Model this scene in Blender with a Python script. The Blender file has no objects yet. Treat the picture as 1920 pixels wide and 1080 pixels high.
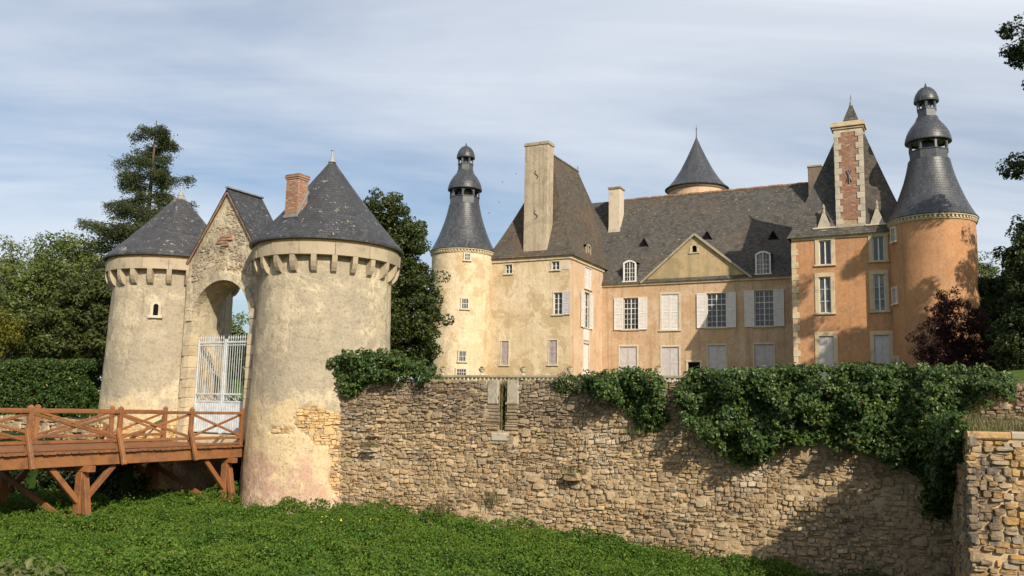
import bpy, math, random
import numpy as np
from mathutils import Vector, Matrix, noise

# ------------------------------------------------------------------ camera, sky, sun, exposure
scene = bpy.context.scene
R = math.radians
PITCH, ROLL, CAMZ = math.atan(230/1650), 0.021, 1.3
cd = bpy.data.cameras.new('camera'); cam = bpy.data.objects.new('camera', cd)
scene.collection.objects.link(cam); scene.camera = cam
cd.sensor_width = 36; cd.lens = 36*1650/1920; cd.clip_start = 0.05; cd.clip_end = 5000
_f = Vector((0, math.cos(PITCH), math.sin(PITCH))); _u = Vector((0, -math.sin(PITCH), math.cos(PITCH))); _r = Vector((1, 0, 0))
_c, _s = math.cos(ROLL), math.sin(ROLL)
right = _r*_c + _u*_s; up = _u*_c - _r*_s
cam.matrix_world = Matrix(((right.x, up.x, -_f.x, 0), (right.y, up.y, -_f.y, 0), (right.z, up.z, -_f.z, CAMZ), (0, 0, 0, 1)))

SUN_AZ, SUN_EL = R(25), R(31)          # degrees to the right of straight behind the camera, elevation
S = Vector((math.sin(SUN_AZ)*math.cos(SUN_EL), -math.cos(SUN_AZ)*math.cos(SUN_EL), math.sin(SUN_EL)))
sl = bpy.data.lights.new('sun', 'SUN'); sun = bpy.data.objects.new('sun', sl); scene.collection.objects.link(sun)
sl.energy = 5.0; sl.angle = R(0.55); sl.color = (1.0, 0.90, 0.74)
sun.rotation_euler = (-S).to_track_quat('-Z', 'Y').to_euler(); sun.location = S*80

world = bpy.data.worlds.new('World'); scene.world = world; world.use_nodes = True
wn = world.node_tree; wn.nodes.clear()
def WN(t, **k):
    n = wn.nodes.new(t)
    for a, b in k.items(): setattr(n, a, b)
    return n
def wl(a, b): wn.links.new(a, b)
sky = WN('ShaderNodeTexSky', sky_type='NISHITA', sun_disc=False, sun_elevation=SUN_EL, sun_rotation=math.pi-SUN_AZ,
         air_density=1.0, dust_density=2.2, ozone_density=2.0, altitude=50)
tc = WN('ShaderNodeTexCoord'); sep = WN('ShaderNodeSeparateXYZ'); wl(tc.outputs['Generated'], sep.inputs[0])
zz = WN('ShaderNodeMath', operation='MAXIMUM'); wl(sep.outputs[2], zz.inputs[0]); zz.inputs[1].default_value = 0.0
za = WN('ShaderNodeMath', operation='ADD'); wl(zz.outputs[0], za.inputs[0]); za.inputs[1].default_value = 0.16
dx = WN('ShaderNodeMath', operation='DIVIDE'); wl(sep.outputs[0], dx.inputs[0]); wl(za.outputs[0], dx.inputs[1])
dy = WN('ShaderNodeMath', operation='DIVIDE'); wl(sep.outputs[1], dy.inputs[0]); wl(za.outputs[0], dy.inputs[1])
cmb = WN('ShaderNodeCombineXYZ'); wl(dx.outputs[0], cmb.inputs[0]); wl(dy.outputs[0], cmb.inputs[1])
def cloud(rot, scale, sc, detail, lo, hi, loc=(0, 0, 0)):
    mp = WN('ShaderNodeMapping'); mp.inputs['Rotation'].default_value = (0, 0, R(rot)); mp.inputs['Scale'].default_value = scale
    mp.inputs['Location'].default_value = loc
    wl(cmb.outputs[0], mp.inputs[0])
    n = WN('ShaderNodeTexNoise'); wl(mp.outputs[0], n.inputs['Vector']); n.inputs['Scale'].default_value = sc
    n.inputs['Detail'].default_value = detail; n.inputs['Roughness'].default_value = .58; n.inputs['Distortion'].default_value = .5
    m = WN('ShaderNodeMapRange', interpolation_type='SMOOTHSTEP'); wl(n.outputs['Fac'], m.inputs[0])
    m.inputs[1].default_value = lo; m.inputs[2].default_value = hi
    return m.outputs[0]
c1 = cloud(-28, (.55, 1.5, 1), .48, 6, .27, .66, (3.1, 1.7, 0))
c2 = cloud(-40, (.6, 5.0, 1), .9, 7, .40, .80, (8.3, 2.2, 0))
cm = WN('ShaderNodeMath', operation='MULTIPLY_ADD', use_clamp=True); wl(c2, cm.inputs[0]); cm.inputs[1].default_value = .22
cm0 = WN('ShaderNodeMath', operation='MULTIPLY'); wl(c1, cm0.inputs[0]); cm0.inputs[1].default_value = .78
wl(cm0.outputs[0], cm.inputs[2])
mx = WN('ShaderNodeMix', data_type='RGBA'); wl(cm.outputs[0], mx.inputs['Factor']); wl(sky.outputs[0], mx.inputs['A'])
mx.inputs['B'].default_value = (6.7, 7.1, 7.7, 1)
bg = WN('ShaderNodeBackground'); bg.inputs['Strength'].default_value = 0.105; wl(mx.outputs['Result'], bg.inputs[0])
wo = WN('ShaderNodeOutputWorld'); wl(bg.outputs[0], wo.inputs[0])

scene.render.engine = 'CYCLES'
vs = scene.view_settings
scene.display_settings.display_device = 'sRGB'
vs.view_transform = 'Standard'; vs.look = 'None'; vs.gamma = 1; vs.use_curve_mapping = False
vs.exposure = 0.24

# ------------------------------------------------------------------ helpers
rnd = random.Random(7); rng = np.random.default_rng(11)
COL = scene.collection
def smooth(a, b, x):
    t = min(1, max(0, (x-a)/(b-a))); return t*t*(3-2*t)

class MB:
    """collects faces of one mesh"""
    def __init__(s): s.v = []; s.f = []; s.uv = []; s.mi = []; s.M = None; s.m = 0
    def P(s, p):
        p = Vector(p)
        if s.M is not None: p = s.M @ p
        s.v.append(p); return len(s.v)-1
    def face(s, ids, uv=None): s.f.append(tuple(ids)); s.uv.append(uv); s.mi.append(s.m)
    def poly(s, pts, uv=None): s.face([s.P(p) for p in pts], uv)
    def box(s, x0, x1, y0, y1, z0, z1):
        i = [s.P(p) for p in ((x0,y0,z0),(x1,y0,z0),(x1,y1,z0),(x0,y1,z0),(x0,y0,z1),(x1,y0,z1),(x1,y1,z1),(x0,y1,z1))]
        for q in ((0,3,2,1),(4,5,6,7),(0,1,5,4),(1,2,6,5),(2,3,7,6),(3,0,4,7)): s.face([i[k] for k in q])
    def bbox(s, x0, x1, y0, y1, z0, z1, b=.012):
        """box with bevelled long edges (octagonal in the two smaller directions is enough at this size)"""
        d = [x1-x0, y1-y0, z1-z0]; b = min(b, min(d)*.3)
        k = d.index(max(d))
        lo = [x0, y0, z0]; hi = [x1, y1, z1]; o = [j for j in range(3) if j != k]
        ring = [(lo[o[0]]+b, lo[o[1]]), (hi[o[0]]-b, lo[o[1]]), (hi[o[0]], lo[o[1]]+b), (hi[o[0]], hi[o[1]]-b),
                (hi[o[0]]-b, hi[o[1]]), (lo[o[0]]+b, hi[o[1]]), (lo[o[0]], hi[o[1]]-b), (lo[o[0]], lo[o[1]]+b)]
        rows = []
        for e in (lo[k], hi[k]):
            r = []
            for a, c in ring:
                p = [0, 0, 0]; p[o[0]] = a; p[o[1]] = c; p[k] = e; r.append(s.P(p))
            rows.append(r)
        for j in range(8): s.face((rows[0][j], rows[0][(j+1) % 8], rows[1][(j+1) % 8], rows[1][j]))
        s.face(rows[0][::-1]); s.face(rows[1])
    def bar(s, p, q, w, h, upv=(0, 0, 1), b=.01):
        p, q = Vector(p), Vector(q); d = q-p; L = d.length; d.normalize()
        x = d.cross(Vector(upv))
        if x.length < 1e-4: x = d.cross(Vector((1, 0, 0)))
        x.normalize(); y = x.cross(d)
        M0 = s.M
        M = Matrix(((x.x, d.x, y.x, p.x), (x.y, d.y, y.y, p.y), (x.z, d.z, y.z, p.z), (0, 0, 0, 1)))
        s.M = M if M0 is None else M0 @ M
        s.bbox(-w/2, w/2, 0, L, -h/2, h/2, b); s.M = M0
    def tube(s, pts, rad, n=8, cap=True):
        pts = [Vector(p) for p in pts]; rows = []
        for i, p in enumerate(pts):
            d = (pts[min(i+1, len(pts)-1)]-pts[max(i-1, 0)]).normalized()
            x = d.cross(Vector((0, 0, 1)))
            if x.length < 1e-3: x = d.cross(Vector((1, 0, 0)))
            x.normalize(); y = x.cross(d); r = rad[i] if isinstance(rad, (list, tuple)) else rad
            rows.append([s.P(p+(x*math.cos(2*math.pi*k/n)+y*math.sin(2*math.pi*k/n))*r) for k in range(n)])
        for a, c in zip(rows, rows[1:]):
            for k in range(n): s.face((a[k], a[(k+1) % n], c[(k+1) % n], c[k]))
        if cap: s.face(rows[0][::-1]); s.face(rows[-1])
    def lathe(s, prof, n=48, c=(0, 0), a0=0, a1=2*math.pi, jit=None, capb=False, capt=False):
        full = abs(a1-a0-2*math.pi) < 1e-6; cnt = n if full else n+1; rows = []; L = [0]
        for (r0, z0), (r1, z1) in zip(prof, prof[1:]): L.append(L[-1]+math.hypot(r1-r0, z1-z0))
        rm = max(r for r, _ in prof)
        for r, z in prof:
            row = []
            for k in range(cnt):
                a = a0+(a1-a0)*k/n; rr = r
                if jit: rr += jit(a, z, r)
                row.append(s.P((c[0]+rr*math.cos(a), c[1]+rr*math.sin(a), z)))
            rows.append(row)
        for i in range(len(rows)-1):
            for k in range(n):
                k2 = (k+1) % cnt
                ua, ub = (a0+(a1-a0)*k/n)*rm, (a0+(a1-a0)*(k+1)/n)*rm
                s.face((rows[i][k], rows[i][k2], rows[i+1][k2], rows[i+1][k]), ((ua, L[i]), (ub, L[i]), (ub, L[i+1]), (ua, L[i+1])))
        if capb: s.face(rows[0][::-1])
        if capt: s.face(rows[-1])
    def prism(s, poly, y0, y1):
        """poly in x,z extruded along y"""
        a = [s.P((x, y0, z)) for x, z in poly]; b = [s.P((x, y1, z)) for x, z in poly]; n = len(poly)
        s.face(a); s.face(b[::-1])
        for k in range(n): s.face((a[k], b[k], b[(k+1) % n], a[(k+1) % n]))
    def mesh(s, name, mats, smooth_ang=None):
        me = bpy.data.meshes.new(name); me.from_pydata([tuple(v) for v in s.v], [], s.f)
        for m in (mats if isinstance(mats, (list, tuple)) else [mats]): me.materials.append(m)
        if any(s.mi): me.polygons.foreach_set('material_index', s.mi)
        if any(u is not None for u in s.uv):
            ul = me.uv_layers.new(name='UVMap'); k = 0; arr = np.zeros((len(me.loops), 2), np.float32)
            for f, u in zip(s.f, s.uv):
                if u is not None: arr[k:k+len(f)] = u
                k += len(f)
            ul.data.foreach_set('uv', arr.ravel())
        me.update()
        if smooth_ang:
            me.polygons.foreach_set('use_smooth', [True]*len(me.polygons)); me.set_sharp_from_angle(angle=R(smooth_ang))
        return me
    def build(s, name, mats, parent=None, smooth_ang=None): return link(name, s.mesh(name, mats, smooth_ang), parent)

def link(name, me, parent=None, loc=None, rz=None):
    o = bpy.data.objects.new(name, me); COL.objects.link(o); o.parent = parent
    if loc is not None: o.location = loc
    if rz is not None: o.rotation_euler = (0, 0, rz)
    return o
def tag(o, label=None, cat=None, group=None, kind=None):
    if label: o['label'] = label
    if cat: o['category'] = cat
    if group: o['group'] = group
    if kind: o['kind'] = kind
    return o
def thing(name, label, cat, loc=(0, 0, 0), rz=0, group=None):
    o = bpy.data.objects.new(name, None); COL.objects.link(o); o.location = loc; o.rotation_euler = (0, 0, rz)
    o.empty_display_size = .3
    return tag(o, label, cat, group)
def copy_tree(o, parent=None):
    c = o.copy(); COL.objects.link(c); c.parent = parent
    for ch in list(o.children): copy_tree(ch, c)
    return c
def raw_mesh(name, V, Fq, mat, n=4, smooth_=False):
    """V (N,3), Fq (M,n) numpy"""
    me = bpy.data.meshes.new(name); me.vertices.add(len(V)); me.vertices.foreach_set('co', np.ascontiguousarray(V, np.float32).ravel())
    me.loops.add(Fq.size); me.loops.foreach_set('vertex_index', np.ascontiguousarray(Fq, np.int32).ravel())
    me.polygons.add(len(Fq)); me.polygons.foreach_set('loop_start', np.arange(0, Fq.size, n, dtype=np.int32))
    me.materials.append(mat); me.update(calc_edges=True); me.validate()
    me.polygons.foreach_set('use_smooth', [smooth_]*len(Fq))
    return me

# ------------------------------------------------------------------ materials
class Mat:
    def __init__(s, name, rough=.85, spec=.3):
        s.m = bpy.data.materials.new(name); s.m.use_nodes = True; s.t = s.m.node_tree
        s.b = s.t.nodes['Principled BSDF']; s.o = s.t.nodes['Material Output']
        s.b.inputs['Roughness'].default_value = rough; s.b.inputs['Specular IOR Level'].default_value = spec
        s.tc = s.n('ShaderNodeTexCoord'); s.obj = s.tc.outputs['Object']; s.uv = s.tc.outputs['UV']
    def n(s, t, **k):
        n = s.t.nodes.new(t)
        for a, b in k.items(): setattr(n, a, b)
        return n
    def l(s, a, b): s.t.links.new(a, b)
    def sv(s, sock, v):
        if hasattr(v, 'is_output'): s.l(v, sock)
        else: sock.default_value = v
    def world(s): return s.n('ShaderNodeNewGeometry').outputs['Position']
    def noise(s, scale, detail=5, rough=.55, vec=None, stretch=None, dist=0, loc=None):
        vec = vec or s.obj
        if stretch or loc:
            mp = s.n('ShaderNodeMapping'); mp.inputs['Scale'].default_value = stretch or (1, 1, 1); s.l(vec, mp.inputs[0]); vec = mp.outputs[0]
            if loc: mp.inputs['Location'].default_value = loc
        n = s.n('ShaderNodeTexNoise'); s.l(vec, n.inputs['Vector']); n.inputs['Scale'].default_value = scale
        n.inputs['Detail'].default_value = detail; n.inputs['Roughness'].default_value = rough; n.inputs['Distortion'].default_value = dist
        return n.outputs['Fac']
    def rng(s, x, a, b, lo=0., hi=1.):
        m = s.n('ShaderNodeMapRange', interpolation_type='SMOOTHSTEP'); s.l(x, m.inputs[0])
        for i, v in zip((1, 2, 3, 4), (a, b, lo, hi)): m.inputs[i].default_value = v
        return m.outputs[0]
    def math(s, op, a, b, clamp=False):
        m = s.n('ShaderNodeMath', operation=op, use_clamp=clamp); s.sv(m.inputs[0], a); s.sv(m.inputs[1], b); return m.outputs[0]
    def mix(s, f, a, b, mode='MIX'):
        m = s.n('ShaderNodeMix', data_type='RGBA', blend_type=mode); s.sv(m.inputs['Factor'], f)
        for k, v in (('A', a), ('B', b)): s.sv(m.inputs[k], v if hasattr(v, 'is_output') else (*v, 1) if len(v) == 3 else v)
        return m.outputs['Result']
    def ramp(s, f, stops, interp='LINEAR'):
        r = s.n('ShaderNodeValToRGB'); s.l(f, r.inputs[0]); e = r.color_ramp.elements; r.color_ramp.interpolation = interp
        while len(e) < len(stops): e.new(.5)
        for k, (p, c) in enumerate(stops): e[k].position = p; e[k].color = (*c, 1)
        return r.outputs[0]
    def col(s, c): s.sv(s.b.inputs['Base Color'], c if hasattr(c, 'is_output') else (*c, 1)); return s
    def bump(s, h, strength=.5, dist=.02, prev=None):
        b = s.n('ShaderNodeBump'); b.inputs['Strength'].default_value = strength; b.inputs['Distance'].default_value = dist; s.l(h, b.inputs['Height'])
        if prev: s.l(prev, b.inputs['Normal'])
        s.l(b.outputs[0], s.b.inputs['Normal']); return b.outputs[0]
    def sepz(s, v=None):
        q = s.n('ShaderNodeSeparateXYZ'); s.l(v or s.obj, q.inputs[0]); return q.outputs

def stucco(name, base, pale, dark, streak=.5, patch=None, patch_amt=.5, rough_h=.02):
    m = Mat(name, .93, .15)
    big = m.rng(m.noise(.55, 6, .6), .35, .66)
    c = m.mix(big, base, pale)
    c = m.mix(m.math('MULTIPLY', m.rng(m.noise(1.3, 7, .65, loc=(4, 2, 1)), .48, .7), .6), c, dark)
    if patch: c = m.mix(m.math('MULTIPLY', m.rng(m.noise(.5, 10, .72, loc=(9, 3, 5), dist=.5), .50, .56), patch_amt), c, patch)
    st = m.rng(m.noise(1.0, 6, .65, stretch=(4.2, 4.2, .16), loc=(1, 7, 0)), .48, .68)
    c = m.mix(m.math('MULTIPLY', st, streak), c, dark)
    fine = m.noise(9, 8, .7)
    c = m.mix(m.rng(fine, .38, .70, .0, .5), c, tuple(x*.55 for x in base))
    c = m.mix(m.math('MULTIPLY', m.rng(m.noise(26, 3, .6), .66, .74), .5), c, tuple(min(.8, x*1.35) for x in pale))
    m.col(c)
    h = m.math('ADD', m.math('MULTIPLY', fine, .6), m.math('MULTIPLY', m.noise(2.2, 5, .6), 1.2))
    m.bump(h, .55, rough_h*1.6)
    return m.m
M_cream = stucco('render_cream', (.60, .47, .30), (.69, .565, .395), (.41, .32, .215), .4, (.45, .325, .185), .8, .05)
M_peach = stucco('render_peach', (.56, .385, .25), (.63, .47, .33), (.34, .23, .15), .55, (.56, .37, .22), .4)
M_beige = stucco('render_beige', (.51, .345, .22), (.57, .42, .29), (.30, .20, .125), .6, (.44, .27, .14), .5)
M_orange = stucco('render_orange', (.415, .215, .108), (.455, .255, .14), (.29, .155, .085), .45, (.56, .28, .13), .35, .012)
M_pedim = stucco('render_pediment', (.47, .35, .20), (.42, .32, .19), (.24, .20, .12), .6, (.30, .24, .13), .8)

def tower_plaster(name):
    m = Mat(name, .95, .12)
    z = m.sepz()[2]
    c = m.mix(m.rng(m.noise(.7, 7, .62), .38, .62), (.49, .41, .285), (.63, .53, .37))
    c = m.mix(m.math('MULTIPLY', m.rng(m.noise(1.0, 8, .7, stretch=(1.5, 1.5, .4), loc=(2, 5, 0)), .42, .66), .55), c, (.30, .25, .185))
    c = m.mix(m.math('MULTIPLY', m.rng(m.noise(3.2, 7, .7, loc=(7, 7, 7)), .48, .66), .6), c, (.23, .195, .14))
    c = m.mix(m.rng(m.noise(.42, 8, .68, loc=(4, 8, 3), dist=.6), .48, .60, 0, .7), c, (.29, .25, .19))
    c = m.mix(m.math('MULTIPLY', m.rng(m.noise(1.0, 7, .7, stretch=(3.6, 3.6, .3), loc=(9, 1, 0), dist=.7), .54, .70), m.rng(z, 3.6, 8.2, .15, .85)), c, (.20, .175, .135))
    # bare warm lime towards the foot, reddish stains and white salts with ragged outlines
    zn = m.math('ADD', z, m.math('MULTIPLY', m.math('SUBTRACT', m.noise(.9, 6, .65, loc=(3, 1, 8)), .5), 5.0))
    c = m.mix(m.rng(zn, 3.1, 4.1, .8, 0), c, (.60, .46, .27))
    c = m.mix(m.math('MULTIPLY', m.rng(zn, 1.2, 2.3, 1, 0), m.rng(m.noise(1.6, 6, .7, loc=(5, 9, 2)), .38, .52, 0, .95)), c, (.46, .29, .215))
    c = m.mix(m.math('MULTIPLY', m.rng(zn, .6, 2.0, 1, 0), m.rng(m.noise(4.5, 6, .75, loc=(1, 3, 2)), .52, .62, 0, .8)), c, (.66, .56, .47))
    c = m.mix(m.math('MULTIPLY', m.rng(zn, .2, 1.6, 1, 0), m.rng(m.noise(3.0, 7, .75, loc=(8, 3, 2)), .55, .66, 0, .7)), c, (.20, .15, .12))
    c = m.mix(m.rng(m.noise(11, 8, .75), .50, .66, 0, .7), c, (.17, .145, .105))
    c = m.mix(m.rng(m.noise(22, 3, .6), .66, .72, 0, .8), c, (.72, .64, .50))
    m.col(c)
    h = m.math('ADD', m.math('MULTIPLY', m.noise(12, 7, .7), .5), m.noise(2.6, 6, .65))
    m.bump(h, .8, .06)
    return m.m
M_tower = tower_plaster('tower_plaster')

def rubble_mat(name, stops, lichen=(.62, .58, .50), moss=0., dark=.35, top=0., white=0., grime=0.):
    m = Mat(name, .95, .15)
    g = m.n('ShaderNodeNewGeometry'); oi = m.n('ShaderNodeObjectInfo')
    r = m.math('FRACT', m.math('ADD', g.outputs['Random Per Island'], oi.outputs['Random']), 0.)
    c = m.ramp(r, stops)
    w = g.outputs['Position']
    c = m.mix(m.rng(m.noise(.35, 5, .6, vec=w), .44, .64, 0, .45), c, (.47, .335, .185))
    zt = m.math('ADD', m.sepz(w)[2], m.math('MULTIPLY', m.math('SUBTRACT', m.noise(.6, 5, .65, vec=w, loc=(5, 5, 1)), .5), 5.))
    c = m.mix(m.rng(zt, .3, 1.9, 0, top), c, (.15, .125, .105))
    c = m.mix(m.rng(m.noise(.8, 6, .65, vec=w, loc=(3, 4, 5)), .50, .70, 0, dark), c, (.13, .105, .085))
    c = m.mix(m.rng(m.noise(7, 7, .7, vec=w), .45, .75, 0, .55), c, (.17, .125, .085))
    c = m.mix(m.rng(m.noise(5, 7, .75, vec=w, loc=(6, 1, 9)), .58, .68, 0, .65), c, lichen)
    c = m.mix(m.rng(m.noise(.45, 7, .7, vec=w, loc=(1, 9, 4)), .55, .68, 0, white), c, (.58, .51, .41))
    if grime: c = m.mix(m.rng(m.noise(2.2, 8, .75, vec=w, loc=(7, 2, 3)), .50, .60, 0, grime), c, (.10, .09, .08))
    if moss: c = m.mix(m.rng(m.noise(1.6, 6, .7, vec=w, loc=(2, 2, 7)), .56, .68, 0, moss), c, (.10, .13, .04))
    m.col(c); m.bump(m.math('ADD', m.noise(16, 8, .7, vec=w), m.noise(5, 4, .6, vec=w)), .9, .04)
    return m.m
STONE = [(0, (.30, .215, .13)), (.15, (.42, .30, .17)), (.3, (.34, .25, .155)), (.45, (.47, .345, .20)), (.6, (.28, .22, .155)), (.75, (.42, .275, .145)), (.88, (.37, .29, .20)), (1, (.46, .37, .25))]
M_stone = rubble_mat('rubble_stone', STONE, dark=.6, top=.62, moss=.4, white=.5)
M_gstone = rubble_mat('gable_stone', [(0, (.25, .215, .17)), (.3, (.36, .31, .24)), (.6, (.29, .245, .185)), (.8, (.38, .30, .205)), (1, (.33, .29, .235))], dark=.6)
M_spur = rubble_mat('spur_stone', [(0, (.30, .22, .135)), (.25, (.42, .31, .185)), (.42, (.46, .26, .08)), (.55, (.33, .25, .16)), (.75, (.26, .22, .17)), (.9, (.44, .25, .08)), (1, (.38, .30, .2))], (.60, .56, .48), dark=1., grime=.95)
M_ochre = rubble_mat('ochre_stone', [(0, (.56, .36, .15)), (.35, (.64, .45, .22)), (.6, (.50, .33, .16)), (1, (.62, .47, .28))], (.66, .56, .42), dark=.15)
def mortar_mat(name, a, b):
    m = Mat(name, .97, .1); w = m.world()
    c = m.mix(m.rng(m.noise(1.5, 7, .65, vec=w), .35, .65), a, b)
    c = m.mix(m.rng(m.noise(9, 6, .7, vec=w), .5, .75, 0, .6), c, (.10, .08, .06))
    m.col(c); m.bump(m.noise(10, 7, .7, vec=w), .8, .04); return m.m
M_mortar = mortar_mat('mortar', (.31, .225, .135), (.48, .365, .225))
M_earth = mortar_mat('earth', (.10, .075, .05), (.16, .12, .08))

def cut_stone(name, a, b, dark=(.2, .17, .13)):
    m = Mat(name, .9, .2); g = m.n('ShaderNodeNewGeometry'); oi = m.n('ShaderNodeObjectInfo')
    w = g.outputs['Position']; c = m.mix(oi.outputs['Random'], a, b)
    c = m.mix(m.rng(m.noise(2.2, 7, .7, vec=w), .45, .72, 0, .6), c, dark)
    c = m.mix(m.rng(m.noise(14, 5, .7, vec=w), .58, .7, 0, .5), c, tuple(min(.75, x*1.35) for x in b))
    m.col(c); m.bump(m.noise(12, 7, .65, vec=w), .45, .02); return m.m
M_ash = cut_stone('ashlar', (.47, .37, .24), (.54, .44, .30))
M_ashpale = cut_stone('pale_ashlar', (.50, .43, .33), (.56, .48, .37), (.30, .25, .19))
M_ashmid = cut_stone('weathered_ashlar', (.40, .35, .28), (.46, .41, .33), (.17, .15, .12))
M_ashdk = cut_stone('mossy_ashlar', (.34, .30, .24), (.44, .39, .32), (.11, .10, .08))
M_ashgrey = cut_stone('grey_ashlar', (.30, .255, .19), (.36, .31, .235), (.16, .14, .115))
M_chim = stucco('chimney_render', (.41, .335, .24), (.47, .39, .285), (.22, .18, .135), .7, (.31, .25, .175), .7)
M_chdk = stucco('dark_chimney_render', (.17, .13, .10), (.22, .17, .13), (.10, .08, .065), .7)
M_corbel = cut_stone('corbel_stone', (.33, .27, .19), (.42, .345, .245), (.15, .125, .095))

def slate(name, a, b, lich, lich_amt, rust=0., row=.13, wid=.2, rough=.55, spec=.45, mort=.35, patch=None):
    m = Mat(name, rough, spec)
    w = m.world()
    br = m.n('ShaderNodeTexBrick'); m.l(m.uv, br.inputs['Vector']); br.offset = .5
    br.inputs['Scale'].default_value = 1; br.inputs['Brick Width'].default_value = wid; br.inputs['Row Height'].default_value = row
    br.inputs['Mortar Size'].default_value = .007; br.inputs['Mortar Smooth'].default_value = .3; br.inputs['Bias'].default_value = 0
    br.inputs['Color1'].default_value = (*a, 1); br.inputs['Color2'].default_value = (*b, 1); br.inputs['Mortar'].default_value = (*[x*mort for x in a], 1)
    c = br.outputs['Color']
    c = m.mix(m.rng(m.noise(.45, 6, .6, vec=w), .4, .65, 0, .6), c, tuple(x*1.5 for x in a))
    c = m.mix(m.rng(m.noise(1.0, 6, .65, vec=w, stretch=(1.6, 1.6, .3)), .48, .72, 0, .5), c, tuple(x*.55 for x in a))
    c = m.mix(m.rng(m.noise(4.5, 6, .75, vec=w, loc=(3, 3, 3)), .59, .65, 0, lich_amt), c, lich)
    if patch: c = m.mix(m.rng(m.noise(.8, 7, .7, vec=w, loc=patch[1]), patch[2], patch[2]+.1, 0, .85), c, patch[0])
    if rust: c = m.mix(m.rng(m.noise(.32, 6, .65, vec=w, loc=(1, 6, 2)), .46, .62, 0, rust), c, (.20, .105, .045))
    m.col(c)
    m.bump(m.math('ADD', m.math('MULTIPLY', br.outputs['Fac'], -1.), m.math('MULTIPLY', m.noise(9, 5, .6, vec=w), .9)), .7, .018)
    return m.m
M_slate = slate('slate_gate', (.030, .031, .035), (.066, .066, .07), (.42, .38, .30), .55)
M_slate_left = slate('slate_gate_worn', (.036, .036, .039), (.072, .071, .073), (.42, .39, .33), .6, patch=((.36, .33, .30), (2, 8, 1.2), .56))
M_slate_bell = slate('slate_bell', (.030, .033, .040), (.075, .078, .085), (.22, .21, .19), .4, row=.17, wid=.19, rough=.42, spec=.5)
M_slate_old = slate('slate_old', (.056, .053, .049), (.112, .105, .094), (.27, .245, .19), .75, .10, row=.16, wid=.24, rough=.85, spec=.2)
M_slate_rust = slate('slate_rusty', (.062, .053, .044), (.12, .10, .078), (.25, .225, .18), .65, .22, row=.16, wid=.24, rough=.85, spec=.2)
def plain(name, c, rough=.6, spec=.3, var=.25, sc=6, bump=.0, metal=0):
    m = Mat(name, rough, spec); w = m.world()
    m.col(m.mix(m.rng(m.noise(sc, 5, .65, vec=w), .35, .7, 0, 1), c, tuple(x*(1-var) for x in c)))
    if bump: m.bump(m.noise(sc*3, 5, .6, vec=w), bump, .01)
    m.b.inputs['Metallic'].default_value = metal; return m.m
M_lead = plain('lead', (.22, .225, .23), .5, .4, .4, 3)
M_leaddk = plain('dark_lead', (.075, .08, .09), .42, .5, .4, 3)
M_white = plain('white_paint', (.66, .64, .60), .6, .3, .2, 3)
M_shut = plain('shutter_grey', (.50, .46, .455), .7, .25, .18, 4)
M_shutw = plain('shutter_white', (.66, .62, .585), .7, .25, .15, 4)
M_shutl = plain('shutter_lilac', (.40, .33, .32), .75, .2, .3, 4)
M_gate = plain('gate_paint', (.52, .55, .57), .55, .35, .25, 5)
M_terra = plain('terracotta', (.29, .17, .11), .85, .2, .5, 5, .3)
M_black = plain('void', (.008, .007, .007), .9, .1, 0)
M_curtain = plain('curtain', (.48, .42, .34), .9, .1, .3, 4)
M_zinc = plain('zinc', (.30, .31, .33), .45, .5, .25, 4)
m = Mat('glass', .08, .6); m.col((.018, .02, .022)); M_glass = m.m
m = Mat('glass_pale', .2, .5); m.col(m.mix(m.rng(m.noise(1.2, 3, .5, vec=m.world()), .4, .6), (.05, .055, .055), (.16, .15, .13))); M_glassp = m.m
m = Mat('brick_red', .9, .2); g_ = m.n('ShaderNodeNewGeometry'); oi_ = m.n('ShaderNodeObjectInfo')
r_ = m.math('FRACT', m.math('ADD', g_.outputs['Random Per Island'], oi_.outputs['Random']), 0.)
c_ = m.ramp(r_, [(0, (.26, .12, .08)), (.4, (.34, .18, .12)), (.7, (.24, .14, .105)), (1, (.40, .27, .19))])
c_ = m.mix(m.rng(m.noise(7, 6, .7, vec=g_.outputs['Position']), .5, .72, 0, .6), c_, (.36, .30, .23)); m.col(c_)
m.bump(m.noise(20, 5, .6, vec=g_.outputs['Position']), .5, .01); M_brick = m.m
def wood(name, a, b, c, rough=.6):
    m = Mat(name, rough, .3); oi = m.n('ShaderNodeObjectInfo'); w = m.world()
    col = m.mix(m.math('FRACT', m.math('MULTIPLY', oi.outputs['Random'], 7.3), 0.), a, b)
    col = m.mix(m.rng(m.noise(2.4, 6, .7, vec=w), .42, .7, 0, .75), col, c)
    col = m.mix(m.rng(m.noise(22, 5, .7, vec=w), .5, .75, 0, .5), col, tuple(x*.5 for x in c))
    col = m.mix(m.rng(m.noise(5, 7, .75, vec=w, loc=(4, 1, 1)), .54, .68, 0, .55), col, (.20, .16, .12))
    m.col(col); m.bump(m.noise(26, 5, .6, vec=w), .35, .008); return m.m
M_wood = wood('bridge_wood', (.225, .090, .033), (.30, .126, .047), (.12, .060, .032))
M_deck = wood('deck_wood', (.20, .085, .035), (.26, .11, .045), (.12, .075, .05), .8)

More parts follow.
